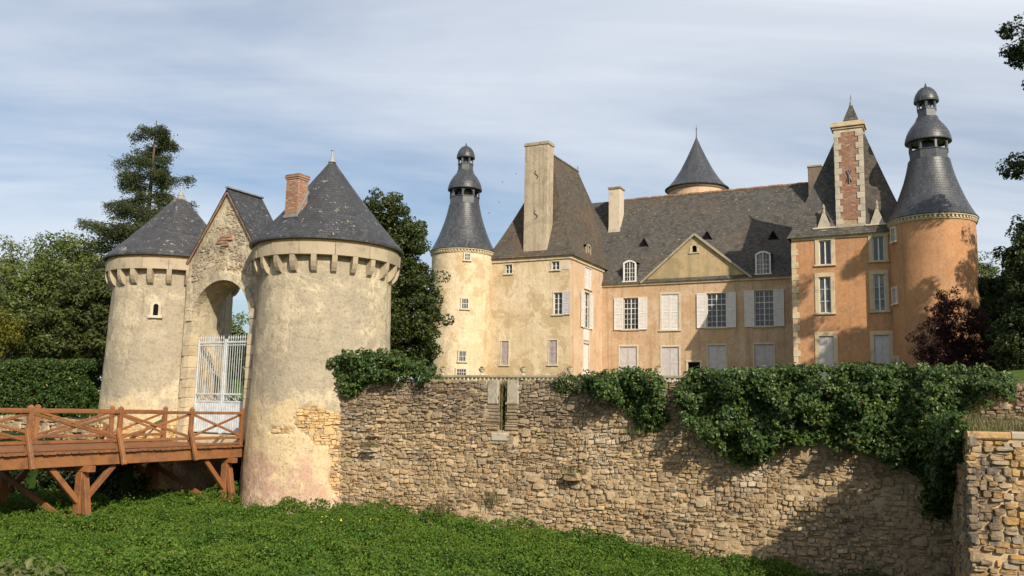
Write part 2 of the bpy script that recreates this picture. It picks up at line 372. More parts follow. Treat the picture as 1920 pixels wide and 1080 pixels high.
def leafmat(name, stops, trans=.3, rough=.5, spec=.35, big=None):
    m = Mat(name, rough, spec); g = m.n('ShaderNodeNewGeometry')
    c = m.ramp(g.outputs['Random Per Island'], stops)
    c = m.mix(m.rng(m.noise(.6, 4, .6, vec=g.outputs['Position']), .38, .64, 0, .55), c, big or tuple(x*.6 for x in stops[0][1]))
    m.col(c)
    t = m.n('ShaderNodeBsdfTranslucent'); m.l(m.mix(.5, c, (.18, .24, .02), 'ADD') if False else c, t.inputs[0])
    ms = m.n('ShaderNodeMixShader'); ms.inputs[0].default_value = trans
    m.l(m.b.outputs[0], ms.inputs[1]); m.l(t.outputs[0], ms.inputs[2]); m.l(ms.outputs[0], m.o.inputs[0]); return m.m
L_ivy = leafmat('leaf_ivy', [(0, (.018, .042, .010)), (.45, (.040, .078, .015)), (.85, (.085, .13, .025)), (.982, (.15, .19, .04)), (.986, (.36, .30, .04)), (.997, (.36, .28, .03)), (1, (.34, .10, .03))], .25, .42, .35, (.035, .07, .014))
L_weed = leafmat('leaf_weed', [(0, (.032, .078, .010)), (.5, (.062, .135, .016)), (.9, (.105, .18, .024)), (.97, (.18, .23, .04)), (1, (.26, .22, .09))], .3, .6, .2, (.125, .185, .022))
L_oak = leafmat('leaf_evergreen', [(0, (.026, .042, .010)), (.6, (.052, .072, .014)), (1, (.095, .11, .02))], .2, .45, .35)
L_pale = leafmat('leaf_pale', [(0, (.13, .16, .05)), (.6, (.20, .225, .075)), (1, (.28, .28, .10))], .35)
L_mid = leafmat('leaf_mid', [(0, (.095, .13, .03)), (.6, (.14, .185, .048)), (1, (.21, .24, .07))], .35)
L_dark = leafmat('leaf_dark', [(0, (.02, .035, .009)), (.6, (.038, .058, .013)), (1, (.06, .075, .018))], .2)
L_yew = leafmat('leaf_yew', [(0, (.048, .068, .016)), (.6, (.08, .10, .022)), (1, (.125, .135, .03))], .2)
L_yel = leafmat('leaf_yellowish', [(0, (.09, .105, .012)), (.6, (.15, .15, .016)), (1, (.25, .22, .025))], .35)
L_con = leafmat('needle', [(0, (.06, .082, .034)), (.6, (.10, .128, .052)), (1, (.155, .17, .07))], .3)
L_red = leafmat('leaf_maroon', [(0, (.030, .010, .012)), (.6, (.050, .014, .015)), (1, (.085, .024, .02))], .25)
L_dry = leafmat('leaf_dry', [(0, (.16, .14, .06)), (.6, (.22, .19, .08)), (1, (.12, .15, .04))], .3)
M_bark = mortar_mat('bark', (.07, .055, .04), (.13, .10, .07))
m = Mat('turf', .95, .1); w_ = m.world()
m.col(m.mix(m.rng(m.noise(2.5, 6, .7, vec=w_), .35, .65), (.018, .045, .008), (.045, .085, .016))); m.bump(m.noise(14, 6, .7, vec=w_), .8, .06); M_turf = m.m
m = Mat('lawn', .95, .1); w_ = m.world()
m.col(m.mix(m.rng(m.noise(1.5, 6, .7, vec=w_), .35, .65), (.05, .09, .018), (.10, .13, .03))); m.bump(m.noise(20, 6, .7, vec=w_), .8, .04); M_lawn = m.m

# ------------------------------------------------------------------ foliage helpers
def leaf_mesh(name, C, N, size, mat, aspect=1.7, droop=0., up_bias=None):
    """C (n,3) leaf centres, N (n,3) facing; leaf = folded kite of 4 verts"""
    n = len(C); N = N/np.maximum(np.linalg.norm(N, axis=1, keepdims=True), 1e-6)
    t = rng.normal(size=(n, 3)); t[:, 2] -= droop
    t -= N*(t*N).sum(1, keepdims=True); t /= np.maximum(np.linalg.norm(t, axis=1, keepdims=True), 1e-6)
    b = np.cross(N, t); sz = (size*rng.uniform(.6, 1.3, n))[:, None]
    V = np.empty((n, 4, 3)); V[:, 0] = C-t*sz*.5; V[:, 2] = C+t*sz*.5-N*sz*.12
    k = C+t*sz*.02+N*sz*.07; V[:, 1] = k+b*sz*.5/aspect; V[:, 3] = k-b*sz*.5/aspect
    return raw_mesh(name, V.reshape(-1, 3), np.arange(n*4).reshape(n, 4), mat)
def unit(n):
    v = rng.normal(size=(n, 3)); return v/np.linalg.norm(v, axis=1, keepdims=True)
def clump_leaves(centres, radii, per, flat=.75, spread=.6):
    """leaves over the shells of many small clumps"""
    k = len(centres); d = unit(k*per); rad = np.repeat(radii, per)[:, None]*(rng.uniform(.35, 1., (k*per, 1))**.5)
    C = np.repeat(centres, per, 0)+d*rad*np.array([1, 1, flat]); N = d*spread+unit(k*per)*.6+np.array([0, 0, .35]); return C, N
def crown_clumps(ells, n, lo=.55):
    """clump centres through a union of ellipsoids: (cx,cy,cz,rx,ry,rz)"""
    w = np.array([e[3]*e[5] for e in ells]); w = w/w.sum(); out = []
    for e, q in zip(ells, w):
        c = max(3, int(round(n*q))); d = unit(c); r = rng.uniform(lo, 1, (c, 1))
        r *= (.82+.3*np.array([noise.noise(Vector((x*2.1+e[0], y*2.1+e[1], z*2.1))) for x, y, z in d]))[:, None]
        out.append(np.array(e[:3])+d*r*np.array(e[3:]))
    return np.concatenate(out)
def tree(name, label, base, ells, mat, clumps=120, per=110, cr=.55, leaf=.16, trunk_r=.22, limbs=8, group=None, lo=.5, cat='tree', flat=.75, tr_to=None):
    t = thing(name, label, cat, base, 0, group); B = np.array(base, float)
    cc = crown_clumps(ells, clumps, lo); C, N = clump_leaves(cc, rng.uniform(.6, 1.25, len(cc))*cr, per, flat)
    link('crown', leaf_mesh('crown', C-B, N, leaf, mat), t)
    top = Vector(np.mean([e[:3] for e in ells], 0)) if tr_to is None else Vector(tr_to)
    mb = MB(); bv = Vector(base); h = top-bv
    pts = [h*f+Vector((rnd.uniform(-.12, .12), rnd.uniform(-.12, .12), 0))*(f > 0) for f in (0, .25, .5, .75, 1)]
    mb.tube([Vector((0, 0, -.4))]+pts, [trunk_r*1.35, trunk_r*1.15, trunk_r, trunk_r*.8, trunk_r*.6, trunk_r*.4], 9)
    for k in range(limbs):
        e = Vector(cc[rnd.randrange(len(cc))])-bv; s = pts[rnd.choice((1, 2, 2, 3, 3))]
        mid = (s+e)/2+Vector((rnd.uniform(-.3, .3), rnd.uniform(-.3, .3), rnd.uniform(0, .4)))
        mb.tube([s, mid, e], [trunk_r*.4, trunk_r*.25, trunk_r*.08], 6)
    mb.build('trunk', M_bark, t, 60)
    return t

# ------------------------------------------------------------------ key places
gT = Vector((-.874, .486, 0)); gN = Vector((-.486, -.874, 0))        # along the gate front, and outwards over the bridge
T2 = Vector((-6.4, 30., 0)); T1 = Vector((-13.05, 33.7, 0))
W0 = Vector((-5.45, 28.05, 0)); WT = Vector((.9166, -.3999, 0)); WN_ = Vector((-.3999, -.9166, 0))
CH_O = Vector((4.1, 62., 0)); CH_A = math.atan2(-.4524, .8918); E1 = Vector((.8918, -.4524, 0)); E2 = Vector((.4524, .8918, 0))
def Lc(a, b, z): return CH_O+E1*a+E2*b+Vector((0, 0, z))

# ------------------------------------------------------------------ ground
def floor_z(x, y):
    z = -2.05-.075*max(0, x+3)+.10*noise.noise(Vector((x*.25, y*.25, 0)))
    bank = max(smooth(13.5, 5.5, y), smooth(-12.6, -16, x)*smooth(21, 17, y))
    return z+(-.3-z)*bank if bank > 0 else z
xs = np.concatenate([[-900, -300, -100, -50], np.arange(-32, 26.1, .8), [40, 80, 300, 900]])
ys = np.concatenate([[-900, -200, -50], np.arange(-8, 46.1, .8), [60, 120, 400, 1200]])
mb = MB(); ids = [[mb.P((x, y, floor_z(x, y))) for y in ys] for x in xs]
for i in range(len(xs)-1):
    for j in range(len(ys)-1): mb.face((ids[i][j], ids[i+1][j], ids[i+1][j+1], ids[i][j+1]))
tag(mb.build('ground', M_turf, None, 80), 'moat floor and bank of dark earth under the green weeds', kind='structure')

gate_mid = T2+gT*3.8
def terr_z(p, dist):
    z = 1.9+.9*smooth(0, 30, dist)+1.1*smooth(14, 26, p.x)*smooth(2, 16, dist)
    d = (Vector((p.x, p.y, 0))-gate_mid-Vector((.3, .95, 0))*min(14, max(0, (p.y-gate_mid.y)))).length
    z = .28+(z-.28)*smooth(2.0, 7, d)
    if p.x < -14: z = min(z, .55+.7*smooth(0, 20, dist))
    return z
bnd = [T2+gT*s-gN*.4 for s in (60, 40, 26, 20, 16, 13, 10, 8.5, 7.6, 6.6, 5.8, 5, 4.2, 3.4, 2.6, 1.8, 1, .2)]
bnd += [W0-WN_*.55+WT*s for s in np.arange(.4, 24, 1.2)]+[W0-WN_*.55+WT*s for s in (30, 60, 150)]
mb = MB(); rows = []
for i, p in enumerate(bnd):
    f = i/(len(bnd)-1); d = Vector((-.35+1.0*f, .95-.25*f, 0)).normalized()
    rows.append([mb.P((p+d*q)+Vector((0, 0, terr_z(p+d*q, q)))) for q in (0, 1, 2, 3.5, 5, 7, 10, 14, 18, 23, 30, 40, 60, 120, 400, 1200)])
for a, b in zip(rows, rows[1:]):
    for k in range(len(a)-1): mb.face((a[k], a[k+1], b[k+1], b[k]))
tag(mb.build('terrace_ground', M_lawn, None, 80), 'lawn of the courtyard behind the moat wall', kind='structure')

# ------------------------------------------------------------------ rubble stones
def stone_variant(seed):
    q = random.Random(seed); out = []; c = lambda: q.choice((.08, .14, .22, .32))*q.uniform(.7, 1.25); j = lambda: q.uniform(-.055, .03)
    for sx, sz, first in ((1, -1, 0), (1, 1, 1), (-1, 1, 0), (-1, -1, 1)):
        p = [((.5-c())*sx, (.5+j())*sz), ((.5+j())*sx, (.5-c())*sz)]
        out += p if not first else p[::-1]
    V = []; tx, tz = q.uniform(-.35, .35), q.uniform(-.3, .3)
    for sc, y in ((1., -.5), (1., .22), (.86, .46)):
        for (x, z) in out: V.append((x*sc, y+(tx*x+tz*z+q.uniform(-.09, .09))*(y > 0), z*sc))
    V.append((q.uniform(-.2, .2), .50+q.uniform(-.06, .08), q.uniform(-.2, .2)))
    F = []
    for r in (0, 8):
        for k in range(8):
            a, b, c2, d = r+k, r+(k+1) % 8, r+8+(k+1) % 8, r+8+k; F += [(a, c2, b), (a, d, c2)]
    for k in range(8): F.append((16+k, 24, 16+(k+1) % 8))
    return np.array(V), np.array(F)
SV = [stone_variant(100+k) for k in range(14)]
def stone_meshes(mat, tagname): 
    out = []
    for V, F in SV:
        me = raw_mesh('stone', V, F, mat, 3); out.append(me)
    return out
def lay_stones(parent, stones, mat, n_parts=300, name='stone', rest='small_stones', key=None):
    """stones: list of (Matrix 4x4 mapping unit stone -> parent space, size key)"""
    order = sorted(range(len(stones)), key=lambda i: -stones[i][1]); ms = stone_meshes(mat, name)
    for i in order[:n_parts]:
        o = link(name, ms[i % 14], parent); o.matrix_local = stones[i][0]
    left = order[n_parts:]
    if left:
        VV = []; FF = []; k = 0
        for i in left:
            V, F = SV[i % 14]; Mx = np.array(stones[i][0]); VV.append(V@Mx[:3, :3].T+Mx[:3, 3]); FF.append(F+k); k += len(V)
        o = link(rest, raw_mesh(rest, np.concatenate(VV), np.concatenate(FF), mat, 3), parent); tag(o, kind='stuff')
def rubble_rows(s0, s1, z0, z1, hmin, hmax, wmin, wmax, seed=1, big=.05):
    """rough courses, with larger stones breaking them: list of (s, z, w, h)"""
    q = random.Random(seed); out = []; z = z0; bigs = {}
    area = (s1-s0)*(z1-z0); nb = int(area*big/(wmax*1.2*hmax*1.5)*4) if big else 0
    for _ in range(nb):
        b = (q.uniform(s0, s1), q.uniform(z0, z1), q.uniform(.8, 1.35)*wmax, q.uniform(1.1, 1.75)*hmax)
        near = [o for kx in (-1, 0, 1) for kz in (-1, 0, 1) for o in bigs.get((int(b[0])+kx, int(b[1])+kz), ())]
        if any(abs(o[0]-b[0]) < (o[2]+b[2])*.52 and abs(o[1]-b[1]) < (o[3]+b[3])*.52 for o in near): continue
        bigs.setdefault((int(b[0]), int(b[1])), []).append(b); out.append(b)
    def hit(c, zc, w, h):
        for kx in (-1, 0, 1):
            for kz in (-1, 0, 1):
                for o in bigs.get((int(c)+kx, int(zc)+kz), ()):
                    if abs(o[0]-c) < (o[2]+w)*.46 and abs(o[1]-zc) < (o[3]+h)*.42: return True
        return False
    while z < z1:
        h = q.uniform(hmin, hmax); s = s0-q.uniform(0, wmax); ph = q.uniform(0, 9)
        while s < s1:
            w = q.uniform(wmin, wmax)*q.choice((.6, .8, 1, 1, 1.3)); c = s+w/2
            zz = z+h/2+.10*noise.noise(Vector((c*.6, z*.5, seed)))+q.uniform(-.02, .02)
            if not hit(c, zz, w, h):
                if q.random() < .2 and w > .18:
                    f = q.uniform(.35, .65); out.append((c, zz+h*(1-f)*.5, w*.97, h*f*.97)); out.append((c+q.uniform(-.03, .03), zz-h*f*.5, w*.95, h*(1-f)*.97))
                else: out.append((c, zz, w*q.uniform(.93, 1.02), h*q.uniform(.88, 1.12)))
            elif q.random() < .5: out.append((c, zz, w*.6, h*.7))
            s += w
        z += h*.97
    return out
def stone_matrix(c, tx, nx, w, h, d, q, tilt=.05):
    """c centre on the face, tx along, nx outward"""
    z = Vector((0, 0, 1)); tx = Vector(tx).normalized(); nx = Vector(nx).normalized()
    a = q.uniform(-tilt, tilt); t2 = tx*math.cos(a)+z*math.sin(a); z2 = z*math.cos(a)-tx*math.sin(a)
    Mx = Matrix.Identity(4)
    for i in range(3): Mx[i][0] = t2[i]*w; Mx[i][1] = nx[i]*d; Mx[i][2] = z2[i]*h; Mx[i][3] = c[i]
    return Mx

def in_poly(x, y, P):
    c = False; j = len(P)-1
    for i in range(len(P)):
        if (P[i][1] > y) != (P[j][1] > y) and x < (P[j][0]-P[i][0])*(y-P[i][1])/(P[j][1]-P[i][1])+P[i][0]: c = not c
        j = i
    return c
IVY1 = [(-.1, 2.75), (.4, 3.0), (1.06, 3.05), (2.03, 2.93), (3.0, 2.66), (3.6, 2.35), (3.19, 2.15), (2.07, 2.2), (1.11, 2.15), (.64, 1.65), (.3, 1.75), (.05, 2.1)]
IVYS = [(7.25, 2.15), (7.65, 2.30), (8.05, 2.2), (7.89, 1.85), (7.6, 1.8)]
IVY2 = [(8.0, 2.2), (8.9, 2.38), (9.66, 2.50), (10.41, 2.3), (10.58, 1.53), (10.4, 1.03), (10.04, .9), (9.67, 1.2), (9.29, 1.6), (8.6, 1.9)]
IVY3 = [(10.95, 2.05), (11.2, 2.40), (12.66, 2.5), (14.76, 2.56), (16.47, 2.56), (18.19, 2.49), (18.73, 2.22), (18.61, 1.97), (17.99, 1.84), (17.46, 1.27), (17.32, .52), (16.84, -.13), (16.27, .22), (15.69, .58), (14.71, .68), (13.43, .7), (13.23, .36), (12.9, .21), (12.22, .25), (11.82, .72), (11.2, 1.12), (10.95, 1.67)]

# ------------------------------------------------------------------ moat wall
wall = thing('moat_wall', 'long rubble stone moat wall running right from the large gate tower', 'wall', W0+Vector((0, 0, -2.6)))
WO = W0+Vector((0, 0, -2.6))
def wp(s, z, off=0): return WT*s+WN_*off+Vector((0, 0, z+2.6))
mb = MB()
mb.M = Matrix(((WT.x, WN_.x, 0, 0), (WT.y, WN_.y, 0, 0), (0, 0, 1, 2.6), (0, 0, 0, 1)))
SLOT = (5.62, 5.86, .74, 1.5)
def wall_top(s): return 2.10+.07*noise.noise(Vector((s*.9, 0, 3)))
seg = sorted(set([-.6]+[round(v, 3) for v in np.arange(-.48, 24, .14)]+[SLOT[0], SLOT[1], 24]))
zsg = sorted(set([-3.4]+[round(v, 3) for v in np.arange(-3.3, 1.9, .13)]+[SLOT[2], SLOT[3]]))
def mo(s, z):
    if SLOT[0]-.3 < s < SLOT[1]+.3 and z > SLOT[2]-.3: return 0.
    p = Vector((s*2.1, z*2.1, 0)); return .045*noise.noise(p)+.02*noise.noise(p*3.1)+.05*max(0, noise.noise(Vector((s*.5, z*.7, 8))))-.02+.045*smooth(.9, -.6, z)*max(0, .35+noise.noise(Vector((s*.6, z*.9, 15))))
for a, b in zip(seg, seg[1:]):
    slot = SLOT[0]-1e-6 <= a and b <= SLOT[1]+1e-6
    ta, tb = wall_top(a), wall_top(b)
    Zl = zsg+[None]
    for z0_, z1_ in zip(Zl, Zl[1:]):
        if slot and z0_ >= SLOT[2]-1e-6: continue
        za1, zb1 = (z1_, z1_) if z1_ is not None else (ta, tb)
        mb.poly(((a, mo(a, z0_), z0_), (b, mo(b, z0_), z0_), (b, mo(b, zb1), zb1), (a, mo(a, za1), za1)))
    if slot:
        mb.poly(((a, -.35, SLOT[2]), (b, -.35, SLOT[2]), (b, -.35, tb), (a, -.35, ta)))
        mb.poly(((a, 0, SLOT[2]), (b, 0, SLOT[2]), (b, -.35, SLOT[2]), (a, -.35, SLOT[2])))
        mb.poly(((a, -.35, SLOT[2]), (a, -.35, ta), (a, 0, ta), (a, 0, SLOT[2]))); mb.poly(((b, -.35, SLOT[2]), (b, 0, SLOT[2]), (b, 0, tb), (b, -.35, tb)))
        mb.poly(((a, -.35, ta), (b, -.35, tb), (b, -.8, tb), (a, -.8, ta)))
    else: mb.poly(((a, mo(a, ta), ta), (b, mo(b, tb), tb), (b, -.8, tb), (a, -.8, ta)))
mb.build('mortar_core', M_mortar, wall)
q = random.Random(5); st = []
for (s, z, w, h) in rubble_rows(-.45, 23, -3.0, 2.22, .06, .15, .09, .29, 3, .03):
    if z > wall_top(s)+.06: continue
    if SLOT[0]-.40 < s < SLOT[1]+.40 and z > .74: continue
    if 5.38 < s < 5.98 and .40 < z < .74: continue
    if z < -2.75+.0*s and s < 8: continue
    vis = w*h
    for P in (IVY1, IVY2, IVY3):
        if in_poly(s, z, P): vis *= .02
    if s > 17.4 or z < -2.3: vis *= .05
    if s < 0 : vis *= .3
    vis *= 1/(28-.4*s)**2*600
    st.append((stone_matrix(wp(s, z, -.022+q.uniform(-.03, .032)), WT, WN_, w*.98, h*.96, q.uniform(.12, .17), q, .15), vis))
lay_stones(wall, st, M_stone)
# dressed blocks round the loop hole, and the stubs that stick out
def block(parent, name, s0, s1, z0, z1, off0, off1, mat, b=.02):
    mb = MB(); mb.M = Matrix(((WT.x, WN_.x, 0, 0), (WT.y, WN_.y, 0, 0), (0, 0, 1, 2.6), (0, 0, 0, 1)))
    mb.bbox(s0, s1, off0, off1, z0, z1, b); return mb.build(name, mat, parent)
for s0, s1, z0, z1 in ((5.24, 5.60, 1.50, 2.16), (5.86, 6.24, 1.50, 2.17), (5.42, 5.95, .42, .66)): tag(block(wall, 'dressed_block', s0, s1, z0, z1, -.3, .05, M_ashdk, .03), 'pale dressed block beside the loop hole')
zq = .74
while zq < 1.48:
    h = q.uniform(.06, .13)
    for s0, s1 in ((5.28, 5.60), (5.88, 6.22)):
        block(wall, 'stone', s0+q.uniform(-.05, .03), s1+q.uniform(-.02, .05), zq, zq+h*.92, -.2, .05+q.uniform(-.02, .03), M_stone, .02)
    zq += h
for s, z, w, h, d in ((1.45, .48, .34, .10, .30), (1.36, .02, .50, .13, .42), (1.40, -.10, .30, .12, .25), (7.95, -.47, .46, .22, .42)):
    o = link('projecting_stone', stone_meshes(M_stone, 's')[3], wall); o.matrix_local = stone_matrix(wp(s, z, d*.35), WT, WN_, w, h, d, q); o['label'] = 'stone stub jutting out of the wall and casting a slanting shadow'

# ------------------------------------------------------------------ spur wall at the right edge
SP0 = Vector((8.42, 16.3, 0)); SF = Vector((.985, -.17, 0)).normalized(); SN = Vector((-.17, -.985, 0)).normalized()
SB = (Vector((10.45, 21.15, 0))-SP0); SBL = SB.length; SBd = SB.normalized(); SBn = Vector((-SBd.y, SBd.x, 0))
spur = thing('spur_wall', 'lichen stained rubble spur wall standing out from the moat wall at the right edge', 'wall', SP0+Vector((0, 0, -3.2)))
mb = MB(); z0, z1 = -.3, 4.22
far = SF*6
mb.poly((Vector((0, 0, z0))-SF*.10, far+Vector((0, 0, z0)), far+Vector((0, 0, z1)), Vector((0, 0, z1))))
mb.poly((SB+Vector((0, 0, z0)), Vector((0, 0, z0))-SF*.10, Vector((0, 0, z1)), SB+Vector((0, 0, z1))))
mb.poly((Vector((0, 0, z1)), far+Vector((0, 0, z1)), far+SB+Vector((0, 0, z1)), SB+Vector((0, 0, z1))))
mb.build('mortar_core', M_mortar, spur)
st = []
for (s, z, w, h) in rubble_rows(.0, 3.0, .0, 4.1, .06, .15, .10, .34, 9, .03):
    if s-w/2 < -.02: w = (s+w/2)+.02; s = w/2-.02
    if w < .08: continue
    bat = -SF*.10*(1-z/4.2)
    vis = w*h*(1 if s < 1.9 else .1)
    st.append((stone_matrix(SF*s+bat+SN*q.uniform(-.045, .03)+Vector((0, 0, z)), SF, SN, w, h, q.uniform(.12, .16), q, .08), vis))
for (s, z, w, h) in rubble_rows(.1, SBL, .0, 4.1, .12, .24, .2, .5, 10):
    st.append((stone_matrix(SBd*s-SBn*.02-SF*.10*(1-z/4.2)*(1-s/SBL)+Vector((0, 0, z)), -SBd, SBn, w, h, .14, q), w*h*.03))
lay_stones(spur, st, M_spur)
s = -.05
while s < 3.2:
    w = q.uniform(.5, .85); mb = MB()
    mb.M = Matrix(((SF.x, SN.x, 0, 0), (SF.y, SN.y, 0, 0), (0, 0, 1, 0), (0, 0, 0, 1)))
    mb.bbox(s, s+w*.95, -.6, .06+q.uniform(-.03, .04), 4.16, 4.30+q.uniform(-.03, .04), .03); mb.build('coping_slab', M_ashgrey if s > .6 else M_spur, spur); s += w

# ------------------------------------------------------------------ gate towers
def drum_profile(rt, rb, z0, z1, n=44):
    return [(rt+(rb-rt)*((z1-z)/(z1-z0))**1.6, z) for z in np.linspace(z0, z1, n)]
def gate_tower(label, c, zb, sc, ztip, slate_mat, mask):
    """c axis, zb base z; upper ring of corbels, belt of blocks, slate cone"""
    t = thing('gate_tower', label, 'tower', (c.x, c.y, zb), 0)
    rt, rb = 2.22*sc, 2.50*sc
    Z = lambda z: z-zb
    def jit(a, z, r):
        p = Vector((math.cos(a)*2.2, math.sin(a)*2.2, z)); w = .022*noise.noise(p*.8)+.012*noise.noise(p*3)
        return w-(.05*max(0, noise.noise(p*1.7+Vector((5, 2, 1)))+.1) if z+zb < .9 else 0)
    jit0 = jit
    def jit(a, z, r):
        s_ = ((a+math.pi/2+math.pi) % (2*math.pi)-math.pi)*rb
        return jit0(a, z, r)-(.06 if mask(s_, z+zb) else 0)
    mb = MB(); mb.lathe([(r, Z(z)) for r, z in drum_profile(rt, rb, zb-.6, 6.12, 110)], 230, jit=jit)
    for i, f in enumerate(mb.f):
        p = (mb.v[f[0]]+mb.v[f[2]])/2
        if p.z < 4.6:
            a = math.atan2(p.y, p.x); s_ = ((a+math.pi/2+math.pi) % (2*math.pi)-math.pi)*rb
            if mask(s_, p.z+zb): mb.mi[i] = 1
    o = mb.build('drum', [M_tower, M_mortar], t, 60)
    # belt of blocks
    n = 15; rb2 = 2.50*sc; cuts = [2*math.pi*(k+rnd.uniform(-.15, .15))/n for k in range(n)]; cuts.append(cuts[0]+2*math.pi)
    for k in range(n):
        a0 = cuts[k]+.003; a1 = cuts[k+1]-.003; mb = MB(); h = 5
        zt = 6.50+rnd.uniform(-.01, .01); rr = rb2+rnd.uniform(-.012, .02)
        A = [a0+(a1-a0)*j/h for j in range(h+1)]
        for lo, hi in zip(A, A[1:]):
            def pt(r, a, z): return (r*math.cos(a), r*math.sin(a), Z(z))
            mb.poly((pt(rr, lo, 6.10), pt(rr, hi, 6.10), pt(rr+.01, hi, zt), pt(rr+.01, lo, zt)))
            mb.poly((pt(rr+.01, lo, zt), pt(rr+.01, hi, zt), pt(rt-.1, hi, zt+.03), pt(rt-.1, lo, zt+.03)))
            mb.poly((pt(rt-.1, lo, 6.09), pt(rt-.1, hi, 6.09), pt(rr, hi, 6.10), pt(rr, lo, 6.10)))
        for a, f in ((A[0], 1), (A[-1], -1)):
            P_ = [pt(rt-.1, a, 6.09), pt(rr, a, 6.10), pt(rr+.01, a, zt), pt(rt-.1, a, zt+.03)]; mb.poly(P_ if f > 0 else P_[::-1])
        mb.build('belt_block', M_corbel, t)
    mb = MB(); mb.lathe([(rb2-.06, Z(6.46)), (rb2-.04, Z(6.60)), (rb2-.2, Z(6.66))], 72, jit=lambda a, z, r: .02*noise.noise(Vector((a*9, z*9, 0)))); mb.build('eave_masonry', M_ochre, t, 50)
    # corbels: rounded brackets
    prof = [(rt-.1, 5.52), (rt+.02, 5.53), (rt+.12, 5.60), (rt+.20, 5.72), (rt+.255, 5.88), (rt+.27, 6.10), (rt-.1, 6.10)]
    m0 = MB(); m0.M = Matrix.Rotation(0, 4, 'Z')
    a = [m0.P((x, -.085, Z(z))) for x, z in prof]; b = [m0.P((x, .085, Z(z))) for x, z in prof]; nn = len(prof)
    m0.face(a[::-1]); m0.face(b)
    for k in range(nn): m0.face((a[k], a[(k+1) % nn], b[(k+1) % nn], b[k]))
    cm_ = m0.mesh('corbel', M_corbel)
    for k in range(23): link('corbel', cm_, t, rz=2*math.pi*(k+.35)/23+rnd.uniform(-.02, .02))
    # roof
    re = 2.62*sc; mb = MB(); zz = ztip
    prof = [(re-.03, Z(6.60)), (re, Z(6.62)), (re+.005, Z(6.66))]
    for f in (.06, .15, .3, .5, .7, .85, .97): prof.append(((re)*(1-f)-.05*math.sin(f*math.pi)*1.0, Z(6.66+(zz-6.66)*(f*.96+.04*f*f))))
    mb.lathe(prof, 96); rf = mb.build('roof', slate_mat, t, 35)
    mb = MB(); mb.lathe([(.14, Z(zz-.14)), (.10, Z(zz-.02)), (.045, Z(zz+.05)), (.04, Z(zz+.28)), (.06, Z(zz+.29)), (.05, Z(zz+.33)), (.0, Z(zz+.34))], 14); mb.build('finial', M_zinc, rf, 40)
    mb = MB(); mb.lathe([(re-.12, Z(6.585)), (re-.005, Z(6.60)), (re, Z(6.625)), (re-.12, Z(6.62))], 96); mb.build('eave_board', M_leaddk, t)
    # bare stones where the plaster has gone
    st = []; q = random.Random(int(c.x*10))
    for (s_, z, w, h) in rubble_rows(-rb*1.2, rb*1.2, zb, 1.8, .07, .15, .10, .30, int(-c.x)):
        if not mask(s_, z): continue
        a = -math.pi/2+s_/rb; r = rt+(rb-rt)*((6.12-z)/(6.12-zb+.6))**1.6
        nx = Vector((math.cos(a), math.sin(a), 0)); tx = Vector((-math.sin(a), math.cos(a), 0))
        st.append((stone_matrix(nx*(r-.052+q.uniform(-.018, .018))+Vector((0, 0, Z(z))), tx, nx, w, h, .12, q), w*h))
    lay_stones(t, st, M_ochre)
    return t, Z
def patch2(s, z):
    n = noise.noise(Vector((s*1.3, z*1.3, 2.))); e = 1-((s-.55)/.85)**2-((z-.75)/.62)**2+.7*n
    e2 = 1-((s-1.25)/.42)**2-((z+.1)/1.6)**2+.8*n
    e3 = 1-((s+.75)/.6)**2-((z-.55)/.14)**2+.6*n
    return e > .15 or e2 > .3 or e3 > .35
def patch1(s, z):
    n = noise.noise(Vector((s*1.1, z*1.1, 9.))); return z < .45+.5*n
gt2, Z2 = gate_tower('large round gate tower with corbels and a slate cone roof, brick chimney on its side', T2, -2.3, 1.0, 9.93, M_slate, patch2)
gt1, Z1 = gate_tower('farther round gate tower with a small arched niche, left of the gate arch', T1, -2.3, .985, 9.50, M_slate_left, patch1)
# brick chimney on the large tower's roof
chim = MB(); cz0, cz1 = 7.25, 8.72; qb = random.Random(3)
ca = math.atan2(gT.y, gT.x)+math.pi
ch = link('chimney', None, gt2, (-.80, -1.50, Z2(0)), ca); ch.scale = (.70, .70, 1)
bm_ = MB(); zc = cz0
while zc < cz1-.02:
    for sx in range(4):
        x0 = -.38+sx*.19+(.0 if int(zc*100) % 2 else .0)
        for y0, y1 in ((-.34, -.24), (.24, .34)): bm_.box(x0+.004, x0+.184, y0+qb.uniform(-.006, .006), y1, zc+.004, zc+.052)
    for sy in range(3):
        y0 = -.24+sy*.16
        for x0, x1 in ((-.38, -.28), (.28, .38)): bm_.box(x0+qb.uniform(-.006, .006), x1, y0+.004, y0+.156, zc+.004, zc+.052)
    zc += .058
cb = bm_.build('brickwork', M_brick, ch); tag(cb, kind='stuff')
bm_ = MB(); bm_.box(-.372, .372, -.332, .332, cz0, cz1+.01); bm_.build('mortar_core', M_mortar, ch)
for k, (e, z0_, z1_) in enumerate(((.03, cz1, cz1+.055), (.065, cz1+.057, cz1+.11), (.05, cz1+.112, cz1+.17))):
    bm_ = MB(); bm_.bbox(-.38-e, .38+e, -.34-e, .34+e, z0_, z1_, .01); bm_.build('cap_course', M_brick if k < 2 else M_terra, ch)
bm_ = MB(); bm_.bar((-.42, -.36, cz0+.22), (.44, -.36, cz0+.22), .06, .10); bm_.bar((.41, -.34, cz0+.25), (.41, .36, cz0+1.12), .06, .08); bm_.build('flashing', M_lead, ch)
